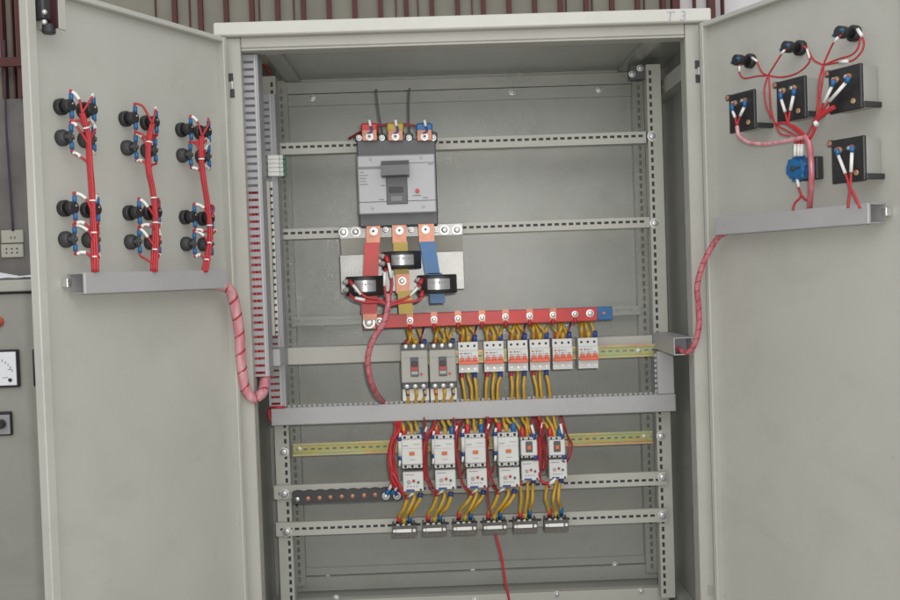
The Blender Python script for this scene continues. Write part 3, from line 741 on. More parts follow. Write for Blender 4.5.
wire('red wires looping from the lower left transformer to the junction', [at(350, 281, .105), at(356, 288, yq), at(366, 297, yq), at(378, 299, yq), at(386, 304, yq)], .0033, 'redw',
     [([at(353, 285, yq-.002), at(361, 294.5, yq-.002)], .0039, 'white'), ([at(349.5, 280.5, .1), at(353.5, 286, yq)], .0048, 'redw')], G)
wire('lower red wire under the lower left transformer', [at(350, 294, .105), at(355, 299.5, yq), at(368, 302.5, yq), at(380, 302, yq), at(387, 305, yq)], .0033, 'redw', [([at(355, 298, yq-.002), at(365, 300, yq-.002)], .0039, 'white')], G)
wire('red wire dropping from the highest transformer to the junction', [at(386, 257, .105), at(388, 264, yq), at(392, 280, yq), at(391, 292, yq), at(388, 303, yq)], .0033, 'redw', [([at(388.5, 263, yq-.002), at(391.5, 278, yq-.002)], .0038, 'white'), ([at(386, 256, .1), at(388, 262, yq)], .0055, 'redw')], G)
wire('second red wire left of the highest transformer', [at(386, 268, .105), at(384.5, 278, yq), at(385, 290, yq), at(387, 303, yq)], .0032, 'redw', [([at(384.6, 272, yq-.002), at(384.6, 286, yq-.002)], .0038, 'white')], G)
wire('red wire from upper terminal of the lower right transformer', [at(422, 279.5, .105), at(418, 287, yq), at(408, 297, yq), at(397, 301, yq), at(388, 305, yq)], .0033, 'redw', [([at(418, 287.5, yq-.002), at(410, 296, yq-.002)], .0039, 'white'), ([at(422, 279, .1), at(420, 284, yq)], .0055, 'redw')], G)
wire('red wire from lower terminal of the lower right transformer', [at(422.5, 291, .105), at(422, 297, yq), at(416, 301, yq), at(402, 302.5, yq), at(388, 306, yq)], .0033, 'redw', [([at(422.5, 291, .1), at(421.5, 297, yq)], .0055, 'redw')], G)
# ------------------------------------------------------------------ horizontal busbars
YBR = .178
a = at(364, 322.5, YBR); b = at(597.3, 313.5, YBR)
zc_ = (a.z+b.z)/2; hb = .0178
t = thing('busbar', 'long red insulated busbar above the row of breakers', 'busbar', ((a.x+b.x)/2, YBR+.006, zc_-hb), 0, 'horizontal busbars')
xl = at(377.5, 322, YBR).x
M().box((xl-.004, YBR, zc_-hb), (b.x, YBR+.006, zc_+hb), .0015).build('sleeve', X['red'], t, True)
M().box((a.x, YBR-.0008, zc_-hb-.001), (xl-.0045, YBR+.005, zc_+hb+.002), .001).build('copper_end', X['copper'], t, True)
bolt(t, at(369, 322.5, YBR-.001), .011); bolt(t, at(379.5, 321.5, YBR-.0002), .007)
PATCH = (410, 434, 458, 482, 505.5, 529.7, 553)
line_y = lambda px: 322.5+(px-364)*(313.5-322.5)/(597.3-364)
for px in PATCH:
    p = at(px, line_y(px)-1.5, YBR); M().box((p.x-.0085, YBR-.0012, zc_-hb*.62), (p.x+.0085, YBR-.0002, zc_+hb+.003)).build('copper_patch', X['copper'], t, True)
for px in PATCH+(575,): bolt(t, at(px, line_y(px)-.3, YBR-.0013), .0058)
bolt(t, at(590, line_y(590)-.5, YBR-.0002), .007)
YBB = .22
a2 = at(420, 319, YBB); b2 = at(612.5, 313, YBB)
t = thing('busbar', 'blue insulated busbar end showing right of the red busbar', 'busbar', ((a2.x+b2.x)/2, YBB+.006, zc_-hb), 0, 'horizontal busbars')
M().box((a2.x, YBB, zc_-hb-.001), (b2.x, YBB+.006, zc_+hb-.001), .0015).build('sleeve', X['blue'], t, True)
p = at(604, 313, YBB); M().box((p.x-.004, YBB-.0008, p.z-.003), (p.x+.004, YBB-.0002, p.z+.003)).build('bar_hole', X['copper'], t, True)
a3 = at(395, 319, .20); b3 = at(592, 313, .20)
t = thing('busbar', 'yellow insulated busbar hidden between the red and blue ones', 'busbar', ((a3.x+b3.x)/2, .206, zc_-hb), 0, 'horizontal busbars')
M().box((a3.x, .199, zc_-hb+.004), (b3.x, .205, zc_+hb-.003), .0015).build('sleeve', X['yelb'], t, True)
# ------------------------------------------------------------------ breakers
YS = .165
def px_size(x0_, x1_, y0_, y1_, Y): r_ = rect(x0_, y0_, x1_, y1_, Y); return r_[2]-r_[0], r_[3]-r_[1]
# moulded case breakers (two)
zrow1 = (at(429, 388, YS).z); w_, h_ = px_size(402.5, 429.3, 343, 403, YS)
def mccb(loc, label):
    t = thing('moulded_breaker', label, 'circuit breaker', loc, 0, 'grey moulded case breakers')
    d = YD1-YS; w2 = w_/2
    f0, f1 = h_*.33, h_*.87
    M().box((-w2, -d+.012, h_*.22), (w2, 0, h_*.97), .002).build('body', X['grey'], t)
    M().box((-w2, -d, f0), (w2, -d+.0115, f1), .002).build('front_cover', X['mgrey'], t)
    M().box((-w2*.30, -d-.003, f0+.016), (w2*.30, -d-.0002, f1-.018), .001).build('toggle_slot', X['grey'], t)
    M().box((-w2*.20, -d-.014, f0+.044), (w2*.20, -d-.0032, f0+.056), .001).build('toggle', X['blackm'], t)
    M().box((-w2*.24, -d-.0045, f0+.033), (w2*.24, -d-.0032, f0+.042)).build('red_mark', X['red'], t)
    M().box((-w2*.24, -d-.0045, f0+.022), (w2*.24, -d-.0032, f0+.030)).build('rating_mark', X['mgrey'], t)
    M().cyl((w2*.5, -d-.0002, f0+.022), (w2*.5, -d-.004, f0+.022), .0032).build('trip_button', X['red'], t)
    M().box((-w2*.85, -d-.0006, f1-.020), (w2*.85, -d-.0001, f1-.0192)).build('cover_seam', X['print'], t)
    M().box((-w2, -d+.03, 0), (w2, -.01, h_*.215), .002).build('terminal_shield', X['white'], t)
    for i in (-1, 0, 1):
        for zz in (h_*.265, h_*.93):
            b_ = M(); b_.lathe(V((i*w2*.62, -d+.0115, zz)), (0,-1,0), [(0,.0075),(.002,.0075),(.004,.005),(.0045,.001)], 12, True); b_.build('terminal_screw', X['bright'], t)
    for sx in (-1, 1):
        for i in (-.31, .31): pass
    for i in (-1, -.33, .33, 1):
        M().box((i*w2*.96-.0015, -d+.004, h_*.875), (i*w2*.96+.0015, -d+.03, h_*.99)).build('barrier', X['grey'], t)
    return t
for i, (xc, lab) in enumerate(((415.8, 'grey moulded breaker next to the dull red conduit, left of two'), (444, 'grey moulded breaker beside the red lever breakers, right of two'))):
    p = at(xc, 402.5 if i == 0 else 401.8, YS); mccb((p.x, YD1-.0006, p.z), lab)
# miniature breakers (six)
YMC = .175
wm, hm_ = px_size(508, 527.6, 340.5, 371, YMC)
def mcb(loc, label):
    t = thing('miniature_breaker', label, 'circuit breaker', loc, 0, 'three pole miniature breakers with red levers')
    d = YD1-.009-YMC; w2 = wm/2
    m = M(); m.prism([V((-w2, 0, 0)), V((-w2, -d*.90, 0)), V((-w2, -d*.90, hm_*.26)), V((-w2, -d, hm_*.31)), V((-w2, -d, hm_*.70)), V((-w2, -d*.90, hm_*.75)), V((-w2, -d*.90, hm_)), V((-w2, 0, hm_))], (wm, 0, 0)); m.build('body', X['lgrey'], t)
    for i in (-1, 1): M().box((i*w2*.333-.0004, -d-.0005, hm_*.30), (i*w2*.333+.0004, -d-.0001, hm_*.69)).build('pole_seam', X['print'], t)
    M().box((-w2*.97, -d-.012, hm_*.28), (w2*.97, -d-.0005, hm_*.395), .0012).build('lever_bar', X['orange'], t)
    for i in (-1, 0, 1):
        x = i*w2*.66
        M().box((x-w2*.20, -d-.010, hm_*.396), (x+w2*.21, -d-.0004, hm_*.50), .0012).build('lever', X['orange'], t)
        M().cyl((x, -d*.90-.0002, hm_*.87), (x, -d*.90-.001, hm_*.87), .0032, 10).build('terminal_hole', X['hole'], t)
        M().cyl((x, -d*.90-.0002, hm_*.12), (x, -d*.90-.001, hm_*.12), .0034, 10).build('terminal_screw', X['bright'], t)
        M().box((x-w2*.14, -d-.0007, hm_*.53), (x+w2*.14, -d-.0001, hm_*.555)).build('print_line', X['print'], t)
    M().box((-w2*.85, -d-.0009, hm_*.61), (-w2*.62, -d-.0001, hm_*.65)).build('red_mark', X['red'], t)
    M().box((-w2*.5, -d-.0007, hm_*.615), (w2*.2, -d-.0001, hm_*.64)).build('print_line', X['print'], t)
    return t
MCBX = (468.3, 494, 518, 540, 562.7, 588.5)
zmcb = sum(at(x, 372.6-(x-468)*.033, YMC).z for x in MCBX)/6
for i, x in enumerate(MCBX):
    p = at(x, 355, YMC)
    lab = f'{ORD[i]} red lever miniature breaker from the left' + (', last in the row' if i == 5 else (', no wires below' if i == 4 else ', beside the grey breakers' if i == 0 else ''))
    if i == 0: m0 = mcb((p.x, YD1-.009, zmcb), lab)
    else: dup(m0, (p.x, YD1-.009, zmcb), 0, lab)
# small yellow glint spacers of rail between breakers are the rail itself
# wires above
DEV = [('left grey breaker', 415.8, 8.6), ('right grey breaker', 444, 8.6)] + [(f'{ORD[i]} red lever breaker', x, 6.5) for i, x in enumerate(MCBX)]
PH = (('red', 'redw'), ('yellow', 'yel'), ('blue', 'blued'))
for i, (nm, xc, dx) in enumerate(DEV):
    big = i < 2
    ty = 346-(xc-415)*.03 if big else 342.5-(xc-468)*.033
    pxp = (PATCH+(575,))[i]
    for j in range(3):
        x = xc+(j-1)*dx
        yt = ty; sx = x + (2.5, -3.5, -5.5)[j] + random.uniform(-2.6, 2.6)
        e = at(x, yt, .19); mid = at((x+sx)/2+random.uniform(-2.6, 2.6), yt-9.5+random.uniform(-1.5, 1.5), .165+.014*j)
        s0 = at(sx, line_y(sx)+5, .205+.006*j)
        pts = [s0, at(sx+random.uniform(-.8, .8), line_y(sx)+9, .195), mid, e]
        hs = 7 if not big else 6
        sl = [([at(x+.1, yt-hs, .181), e], .0060, PH[j][1])]
        if j == 0: sl.append(([at(pxp, line_y(pxp)+4, YBR-.005), at(pxp+.3, line_y(pxp)+9.5, YBR-.004)], .0045, 'redw'))
        wire(f'{("left","middle","right")[j]} wire with {PH[j][0]} sleeve entering the top of the {nm}', pts, .0042 if not big else .0036, 'yel', sl, f'busbar wires above the breakers')
for i, (nm, xc, dx) in enumerate(DEV):
    ty = 346-(xc-415)*.03 if i < 2 else 342.5-(xc-468)*.033
    for k, (o0, o1, mt_) in enumerate(((-9.5, -4.2, 'yel'), (8.5, 4.4, 'yel' if i % 2 else 'dred'))):
        if i == 7 and k: continue
        xs_ = xc+o0+random.uniform(-1, 1); xe = xc+o1
        wire(f'{("outer left","outer right")[k]} wire looping from behind the red busbar to the {nm}', [at(xs_, line_y(xs_)+5, .215), at(xs_+random.uniform(-.6, .6), line_y(xs_)+9.5+random.uniform(-1, 1), .198), at((xs_+xe)/2, ty-9+random.uniform(-1.5, 1.5), .178), at(xe, ty-4, .19), at(xe, ty+.5, .2)], .0034 if mt_ == 'yel' else .0024, mt_, (), 'busbar wires above the breakers')
# wires below
for i, (nm, xc, dx) in enumerate(DEV[:6]):
    big = i < 2
    for j in range(3):
        x = xc+(j-1)*dx
        if big:
            y0 = 389.5-(xc-415)*.03; mm = (('blued', 'yel', 'blued'), ('redw', 'yel', 'blued'))[i][j]
            ex = x+(1, -.5, -3)[j]
            pts = [at(x, y0, YS+.016), at(x+.8, y0+5, YS+.012), at(ex, y0+14.5, .19), at(ex, y0+20, .2)]
            sl = [([pts[0], at(x+.8, y0+6.5, YS+.011)], .0046, mm)]
        else:
            y0 = 371.5-(xc-468)*.033; off = ((4, 3.5, 2), (-1.5, -.5, -3), (0, 0, 0), (3.5, 2.5, 4))[i-2][j]
            pts = [at(x, y0-1, YMC+.03), at(x, y0+6, YMC+.022), at(x+off*.6+random.uniform(-1.2, 1.2), y0+17+random.uniform(-3, 3), YMC+.015+random.uniform(-.006, .006)), at(x+off, y0+31.5, .195), at(x+off, y0+36, .2)]
            sl = [([at(x, y0-1, YMC+.029), at(x, y0+6.5, YMC+.0215)], .0056, PH[j][1])] if j != 1 else [([at(x, y0-1, YMC+.029), at(x, y0+3, YMC+.0245)], .0052, 'yel')]
        wire(f'{("left","middle","right")[j]} yellow wire from the bottom of the {nm} into the duct', pts, .0044 if not big else .004, 'yel', sl, 'wires from breakers down into the duct')
# ------------------------------------------------------------------ contactors with overload relays
YC = .14
CON = [(412.5, 434.5, 470, 21.5), (445, 433.5, 469.3, 21.5), (476, 432.3, 468.2, 21.5), (509, 431, 467, 21.5)]
CON2 = [(529.5, 437, 459, 17), (557.5, 435.3, 458.6, 17)]
def contactor(loc, label, w, h, small):
    t = thing('contactor', label, 'contactor', loc, 0, 'contactors on the lower rail'); w2 = w/2; d = YD2-YC-.01
    M().box((-w2, -d*.62, 0), (w2, 0, h), .002).build('base', X['lgrey'], t)
    M().box((-w2*.97, -d, h*.13), (w2*.97, -d*.62-.0003, h*.84), .0025).build('front_housing', X['lgrey'], t)
    for zz in (h*.02, h*.845):
        m = M()
        for i in (-1, 0, 1): m.box((i*w2*.64-w2*.27, -d*.94, zz), (i*w2*.64+w2*.27, -d*.64, zz+h*.105), .001)
        m.box((-w2*.95, -d*.90, zz+.001), (w2*.95, -d*.62-.0004, zz+h*.10)); m.build('terminal_shroud', X['lgrey'], t)
    for i in (-1, 0, 1):
        for zz in (h*.075, h*.90):
            M().cyl((i*w2*.64, -d*.94-.0002, zz), (i*w2*.64, -d*.94-.0012, zz), w2*.14, 10).build('terminal_hole', X['hole'], t)
    if small:
        M().box((-w2*.40, -d-.002, h*.30), (w2*.40, -d-.0003, h*.80), .001).build('window_frame', X['grey'], t)
        M().box((-w2*.23, -d-.006, h*.43), (w2*.23, -d-.0021, h*.62), .001).build('indicator', X['omark'], t)
    else:
        M().box((-w2*.25, -d-.003, h*.40), (w2*.25, -d-.0003, h*.50), .001).build('indicator', X['omark'], t)
        M().box((-w2*.85, -d-.0006, h*.66), (-w2*.35, -d-.0001, h*.68)).build('print_line', X['print'], t)
        M().box((w2*.15, -d-.0006, h*.70), (w2*.75, -d-.0001, h*.712)).build('print_line', X['print'], t)
        M().box((-w2*.97, -d-.0004, h*.59), (w2*.97, -d-.0001, h*.596)).build('housing_seam', X['mgrey'], t)
        M().box((-w2*.2, -d-.0006, h*.27), (w2*.3, -d-.0001, h*.282)).build('print_line', X['print'], t)
    return t
for i, (xc, y0, y1, w) in enumerate(CON):
    ww, hh2 = px_size(xc-w/2, xc+w/2, y0, y1, YC); p = at(xc, y1, YC)
    if i == 0: zc0 = p.z+.001; c0 = contactor((p.x, YD2-.009, zc0), 'first tall contactor from the left, beside the red cable bundle', ww, hh2, False)
    else: dup(c0, (p.x, YD2-.009, p.z), 0, f'{ORD[i]} tall contactor from the left' + (', touching a small one' if i == 3 else ''))
for i, (xc, y0, y1, w) in enumerate(CON2):
    ww, hh2 = px_size(xc-w/2, xc+w/2, y0, y1, YC); p = at(xc, y1, YC)
    if i == 0: c1 = contactor((p.x, YD2-.009, p.z), 'small contactor with dark window, touching the fourth tall one', ww, hh2, True)
    else: dup(c1, (p.x, YD2-.009, p.z), 0, 'small contactor with dark window at the right end of the row')
YR = .155
REL = [(413.6, 472, 494.5, 20.5), (446, 471, 492.5, 20.5), (477.5, 470, 491, 20.5), (510, 469, 490, 20.5), (531, 461, 483.5, 18), (558.7, 460, 482, 17)]
def relay(loc, label, w, h):
    t = thing('overload_relay', label, 'relay', loc, 0, 'overload relays under the contactors'); w2 = w/2; d = YD2-YR-.01
    M().box((-w2, -d, h*.12), (w2, 0, h), .002).build('body', X['lgrey'], t)
    M().box((-w2*.98, -d*.6, 0), (w2*.98, -.001, h*.115), .001).build('base', X['lgrey'], t)
    M().box((-w2*.95, -d*.7, h+.0003), (w2*.95, -.004, h+.003)).build('link_block', X['blackm'], t)
    M().lathe((-w2*.42, -d-.0002, h*.55), (0,-1,0), [(0, w2*.20), (.0015, w2*.20), (.0016, w2*.13), (.0022, w2*.13)], 16, False).build('dial', X['mgrey'], t)
    M().cyl((w2*.06, -d-.0002, h*.60), (w2*.06, -d-.004, h*.60), w2*.14, 12).build('reset_button', X['red'], t)
    M().cyl((w2*.50, -d-.0002, h*.53), (w2*.50, -d-.003, h*.53), w2*.13, 12).build('test_button', X['grey'], t)
    M().box((-w2*.70, -d-.0015, h*.14), (w2*.10, -d-.0002, h*.22)).build('terminal_strip', X['blued'], t)
    M().cyl((w2*.72, -d-.0002, h*.19), (w2*.72, -d-.001, h*.19), w2*.12, 10).build('terminal_hole', X['hole'], t)
    for k in range(4): M().box((-w2*.6+k*w2*.3, -d-.0007, h*.33), (-w2*.46+k*w2*.3, -d-.0001, h*.37)).build('print_line', X['print'], t)
    M().box((-w2*.8, -d-.0007, h*.86), (w2*.1, -d-.0001, h*.885)).build('print_line', X['print'], t)
    return t
for i, (xc, y0, y1, w) in enumerate(REL):
    ww, hh2 = px_size(xc-w/2, xc+w/2, y0, y1, YR); p = at(xc, y1, YR)
    lab = f'overload relay with red button under the {ORD[i]} tall contactor' if i < 4 else ('overload relay under the small contactor beside the fourth tall one' if i == 4 else 'overload relay under the small contactor at the right end')
    if i == 0: r0 = relay((p.x, YD2-.009, p.z), lab, ww, hh2)
    elif i == 4: r1 = relay((p.x, YD2-.009, p.z), lab, ww, hh2)
    else: dup(r0 if i < 4 else r1, (p.x, YD2-.009, p.z), 0, lab)
# wires into the contactor tops
NM = ['first tall contactor', 'second tall contactor', 'third tall contactor', 'fourth tall contactor', 'small contactor beside it', 'rightmost small contactor']
NM[4] = 'left small contactor'
YT = .168
TOPS = [(404, 412, 419.5, 433), (437, 445, 452, 432), (467.5, 475, 481.5, 430.5), (499, 506.5, 513.5, 429), (522.5, 527.5, 531.5, 434), (550, 554.5, 559.5, 434)]
SRC = [((401, 408, 415), 421), ((435.5, 442, 448), 420), ((467, 473.5, 480.5), 419.5), ((495.5, 503, 507), 418.5), ((513, 522, 526.5), 418), ((539.5, 547, 553.5), 417)]
for i in range(6):
    xs = TOPS[i][:3]; yt = TOPS[i][3]
    for j in range(3):
        sx = SRC[i][0][j]; sy = SRC[i][1]; x = xs[j]
        s0 = at(sx, sy-4, .2); e = at(x, yt+2, YT)
        pts = [s0, at(sx+.5, sy+2, .19), at((sx+x)/2+1+random.uniform(-1.8, 1.8), (sy+yt)/2+1+random.uniform(-1.5, 1), .172+random.uniform(-.012, .01)), e]
        hs = (5.5, 3.5, 5)[j]
        wire(f'{("left","middle","right")[j]} wire with {PH[j][0]} boot entering the top of the {NM[i]}', pts, .0044, 'yel', [([at(x-.3, yt-hs, YT+.004), at(x, yt-hs*.4, YT-.001), e], .0074 if j != 1 else .005, ('red', 'yel', 'blue')[j])], 'wires from the duct to the contactors')
# motor wires from relays to the terminal blocks
REL_W = [((407, 497), (414.5, 494), (420.5, 495), (399, 521.5), (404, 523), (410, 521)), ((437, 494), (444.5, 494), (451, 494), (428, 520), (434.5, 521.5), (440, 519.5)),
         ((471, 493), (476.5, 492), (483.5, 492), (459, 517.5), (465, 520), (470.5, 517.5)), ((498, 492), (508.5, 491), (514.5, 491), (488.3, 518), (494.5, 519), (500.3, 517)),
         ((521, 483), (528, 481.5), (533.3, 481), (520, 517), (525, 518), (529.5, 515)), ((548.5, 485), (557.5, 481.5), (561.3, 480.5), (549.7, 515), (555.5, 516), (561.3, 513.5))]
YTB = .212
for i in range(6):
    for j in range(3):
        a_, b_ = REL_W[i][j], REL_W[i][j+3]
        p0 = at(a_[0], a_[1]-3, .19); p3 = at(b_[0], b_[1]+1.5, .225)
        f = .42
        bx_ = -3.5 if (i == 5) else 0
        pts = [p0, at(a_[0]-.4+bx_*.4, a_[1]+4, .185), at(a_[0]+(b_[0]-a_[0])*f+bx_*.8+random.uniform(-1, 1), a_[1]+(b_[1]-a_[1])*random.uniform(.42, .58), .187+random.uniform(-.01, .006)), at(b_[0]+(a_[0]-b_[0])*.12+bx_*.3, b_[1]-7, .205), p3]
        sl = [([at(b_[0]+.3, b_[1]-5, .209), p3], .0058, ('red', 'yelb', 'blue')[j])]
        if j != 1: sl.append(([at(a_[0]+.2, a_[1]-2, .187), at(a_[0]-.3, a_[1]+2.5, .1855)], .0068 if j else .0058, ('redw', '', 'blued')[j]))
        if j == 0: sl.append(([at(a_[0]+1, a_[1], .182), at(a_[0]+6, a_[1]-3.5, .168)], .0036, 'white'))
        wire(f'{("left","middle","right")[j]} wire from the relay under the {NM[i]} to its terminal block', pts, .0050 if i < 4 else .0045, 'yel', sl, 'motor wires from relays to terminal blocks')
# terminal blocks
TB = [(404.7, 523, 538), (434.7, 521.7, 536.7), (465, 520.2, 535.4), (495.3, 519, 534.6), (525.6, 517.3, 532.3), (556.6, 515.6, 531)]
wt, ht = px_size(404.7-12.3, 404.7+12.3, 523, 538, YTB)
def termblock(loc, label):
    t = thing('terminal_block', label, 'terminal block', loc, 0, 'terminal blocks on the bottom rail'); w2 = wt/2; d = YM-.0128-YTB
    M().box((-w2, -d+.006, 0), (w2, -.0006, ht*.8), .001).build('base', X['blackm'], t)
    m = M()
    for i in range(7): m.box((-w2+i*wt/7+.0008, -d+.003, ht*.62), (-w2+(i+.45)*wt/7, -d+.02, ht), .0005)
    m.build('barrier', X['blackm'], t)
    for i in (-1, 0, 1): M().cyl((i*w2*.46-.002, -d+.004, ht*.78), (i*w2*.46-.002, -d, ht*.78), .005, 10).build('terminal_screw', X['bright'], t)
    for i in range(4): M().cyl((-w2*.6+i*w2*.4, -d+.0055, ht*.12), (-w2*.6+i*w2*.4, -d+.004, ht*.12), .0045, 10).build('terminal_screw', X['copper'], t)
    M().box((-w2, -d-.003, ht*.02), (w2, -d-.001, ht*.80), .0008).build('cover', X['clear'], t)
    M().box((-w2*.66, -d-.0055, ht*.36), (w2*.58, -d-.0032, ht*.58), .0005).build('label_strip', X['white'], t)
    for s_ in (-1, 1): M().cyl((s_*w2*.80, -d-.0031, ht*.47), (s_*w2*.80, -d-.006, ht*.47), .0045, 10).build('cover_screw', X['white'], t)
    return t
ztb = sum(at(x, y1, YTB).z for x, y0, y1 in TB)/6
for i, (xc, y0, y1) in enumerate(TB):
    p = at(xc, y1, YTB); loc = (p.x, YM-.0128, ztb)
    lab = f'{ORD[i]} clear covered terminal block from the left on the bottom rail'
    if i == 0: tb0 = termblock(loc, lab)
    else: dup(tb0, loc, 0, lab)
m = M(); m.tube([at(495, 533, .23), at(497.5, 541, .225), at(502, 560, .225), at(505.5, 583, .225), at(512, 612, .22)], .0035)
tag(m.build('wire', X['redw']), 'single thin red wire hanging below the fourth terminal block', 'wire')
# ------------------------------------------------------------------ control wires between contactors
G = 'control wires between the contactors'
yc_ = .155
def ctl(label, px, mt='dred', r=.0036, n=2, sl=(), y=yc_):
    t = thing('control_wire', label, 'wire', at(px[-1][0], px[-1][1], y), 0, G)
    for k in range(n):
        M().tube([at(a+k*.75*(-1)**k+random.uniform(-1.1, 1.1), b_+random.uniform(-1.5, 1.5) if b_ > 424 else b_-1, y+.003*k+random.uniform(-.006, .006) if b_ > 421.5 else .207) for a, b_ in px], r).build('strand', X[mt] if k % 2 == 0 else X['redw'], t, True)
    for (q, mm, rr) in sl: M().tube([at(a, b_, y-.006) for a, b_ in q], rr).build('sleeve', X[mm], t, True)
    return t
def left_sleeves(x, y):      # white leads with blue ends left of a contactor
    return [([(x-.4, y+4), (x-1.4, y+9)], 'white', .0034), ([(x-1.4, y+8), (x-1.2, y+12)], 'blued', .0046), ([(x-1, y+12), (x-.6, y+27)], 'lgrey', .0058), ([(x-.4, y+27), (x-.8, y+31)], 'blued', .0046), ([(x-.8, y+31), (x-1.5, y+37)], 'white', .0030)]
ctl('thick red cable bundle left of the first tall contactor', [(397.5, 418), (398, 430), (392.8, 441), (390.8, 455), (392, 468), (394, 478), (396.5, 487)], 'redw', .0036, 5, left_sleeves(401, 429))
ctl('red lead curling from the bundle to the first overload relay', [(392, 470), (395, 479), (400, 486), (403, 494)], 'redw', .004, 2)
ctl('dark red control wires left of the second tall contactor', [(435.5, 419), (434, 428), (426, 440), (425, 456), (427, 475), (431, 487), (436, 493)], 'dred', .0022, 4, left_sleeves(434.5, 427))
ctl('dark red control wires left of the third tall contactor', [(464.5, 418), (459, 429), (457, 445), (457.5, 465), (462, 482), (469.5, 492)], 'dred', .0022, 3, left_sleeves(464, 425))
ctl('dark red control wires left of the fourth tall contactor', [(494, 417), (488.5, 430), (486.5, 440), (488, 465), (491, 483), (497.5, 491)], 'dred', .0022, 3, left_sleeves(496.5, 424))
ctl('dark red wire hanging straight beside the third tall contactor', [(486.3, 417), (486.8, 440), (486.8, 470), (488, 500), (491.5, 516)], 'dred', .0026, 1)
ctl('thick dark red wire loop between the two small contactors', [(537.5, 417), (541, 432), (544.5, 446), (545, 462), (542.5, 470), (540, 465), (541.5, 445), (542, 425)], 'dred', .0024, 4)
ctl('red wire curling to the relay of the rightmost small contactor', [(540, 473), (540.5, 479), (545, 483), (549, 484)], 'redw', .0036, 1, [([(549.5, 484), (556, 478.5)], 'white', .0036)])
ctl('red wire loop right of the rightmost small contactor', [(560, 416), (563, 424), (568.5, 434), (571.3, 445), (570.5, 456), (566.5, 461), (563, 462)], 'dred', .0022, 2, [([(560.5, 424), (562.5, 434)], 'white', .0034), ([(562, 434), (563, 438)], 'blued', .005), ([(563.5, 455), (565, 459)], 'blued', .006)])
ctl('white and blue leads at the left small contactor', [(533, 418), (531, 425), (533, 432), (534.5, 438)], 'redw', .0028, 1, [([(531.5, 425), (534, 434)], 'white', .0036), ([(533.5, 434), (534.8, 439)], 'blued', .005), ([(534, 456), (537, 459)], 'blued', .006)])
for i, (x, y) in enumerate(((430.5, 465), (461, 470), (491.5, 469.5))):
    ctl(f'short u shaped dark wire below, left of the {ORD[i+1]} tall contactor', [(x-3.2, y-3), (x-2.6, y+1.5), (x, y+3), (x+2.6, y+1.5), (x+3, y-4)], 'grey' if i == 0 else 'dred', .0022, 1, (), .165)
for i, (x, y) in enumerate(((425, 425), (455.5, 424), (487.5, 422), (541, 421))):
    ctl(f'thin tangled leads dropping from the duct right of the {NM[i] if i < 3 else NM[4]}', [(x-2, 414), (x+1.5, y+1), (x-1.5, y+9), (x+1, y+20), (x-1, y+31), (x+1.5, y+42)], 'dred', .0018, 2, [([(x+1.6, y+2), (x+.2, y+7)], 'white', .0026), ([(x-1.4, y+10), (x-.6, y+15)], 'blued', .0028)], .16)
# ------------------------------------------------------------------ neutral bar
YN = YM-.034
a = at(292, 499.5, YN); b = at(402.5, 493, YN); zc_ = (a.z+b.z)/2; hn = .0165
t = thing('neutral_bar', 'black neutral bar with copper screws on the lower left rail', 'terminal bar', ((a.x+b.x)/2, YM-.003, zc_-hn))
pts = [V((a.x, YN, zc_-hn)), V((b.x, YN, zc_-hn)), V((b.x, YN, zc_+hn*.82))]
n = 60
for i in range(n+1):
    u = i/n; pts.append(V((b.x+(a.x-b.x)*u, YN, zc_+hn*.86+.0032*abs(sin(u*pi*10)))))
M().prism(pts, (0, .02, 0)).build('bar', X['blackm'], t, True)
for i, px in enumerate((297.3, 308, 319.5, 330.3, 341.7, 352.5, 364, 375)):
    p = at(px, 499.5-(px-297)*.058, YN)
    q = M(); q.lathe(p+V((0, .001, 0)), (0,-1,0), [(0,.0068),(.0015,.0068),(.003,.005),(.0033,.001)], 14, True); q.build('screw', X['zinc'] if i == 0 else X['copper'], t, True)
for px, py in ((386, 496), (397, 495.7)):
    bolt(t, at(px, py, YN-.004), .0070)
M().sphere(at(299.5, 491.5, YM-.004), .012, 14, .3).build('red_cap', X['red'], t, True)
ctl('red leads with white and blue ends bolted to the neutral bar', [(394.5, 478), (391.5, 485), (387.5, 492), (386.3, 495)], 'redw', .004, 2, [([(392, 484), (389, 490)], 'white', .0042), ([(389, 490), (386.5, 494.5)], 'blue', .0062), ([(397.5, 485), (395, 491)], 'white', .004), ([(394.5, 491), (391, 494)], 'blue', .0055), ([(395, 492), (397, 495.5)], 'blued', .005)], YN-.008)
# ------------------------------------------------------------------ terminal strip on the left
YTS = .165
x0, z0, x1, z1 = rect(267.6, 154.5, 279, 176, YTS)
t = thing('terminal_strip', 'white and green terminal strip behind the long slotted duct', 'terminal strip', ((x0+x1)/2, Y2, z0))
m = M(); zz = z0
while zz < z1-.004: m.box((x0, YTS, zz), (x1, Y2-.001, zz+.0105), .0012); zz += .011
m.build('white_block', X['white'], t, True)
m = M(); zz = z0
while zz < z1-.004: m.box((x1+.0004, YTS+.004, zz), (x1+.010, Y2, zz+.0105), .001); zz += .011
m.build('side_row', X['lgrey'], t, True)
m = M(); zz = z0
while zz < z1-.004: m.box((x1+.0104, YTS+.005, zz), (x1+.0155, Y2, zz+.012), .001); zz += .0145
m.build('green_clip', X['green'], t, True)
p0, p1 = at(267.5, 181, YTS), at(273, 336, YTS)
m = M(); m.box((p1.x-.006, YTS+.004, p1.z), (p1.x+.005, Y2-.001, p0.z), .001); m.build('cover_strip', X['cream'], t, True)
m = M(); zz = p1.z+.006
while zz < p0.z-.006: m.box((p1.x+.0056, YTS+.006, zz), (p1.x+.012, Y2-.001, zz+.006), .001); zz += .0178
m.build('terminal_holes', X['blackm'], t, True)
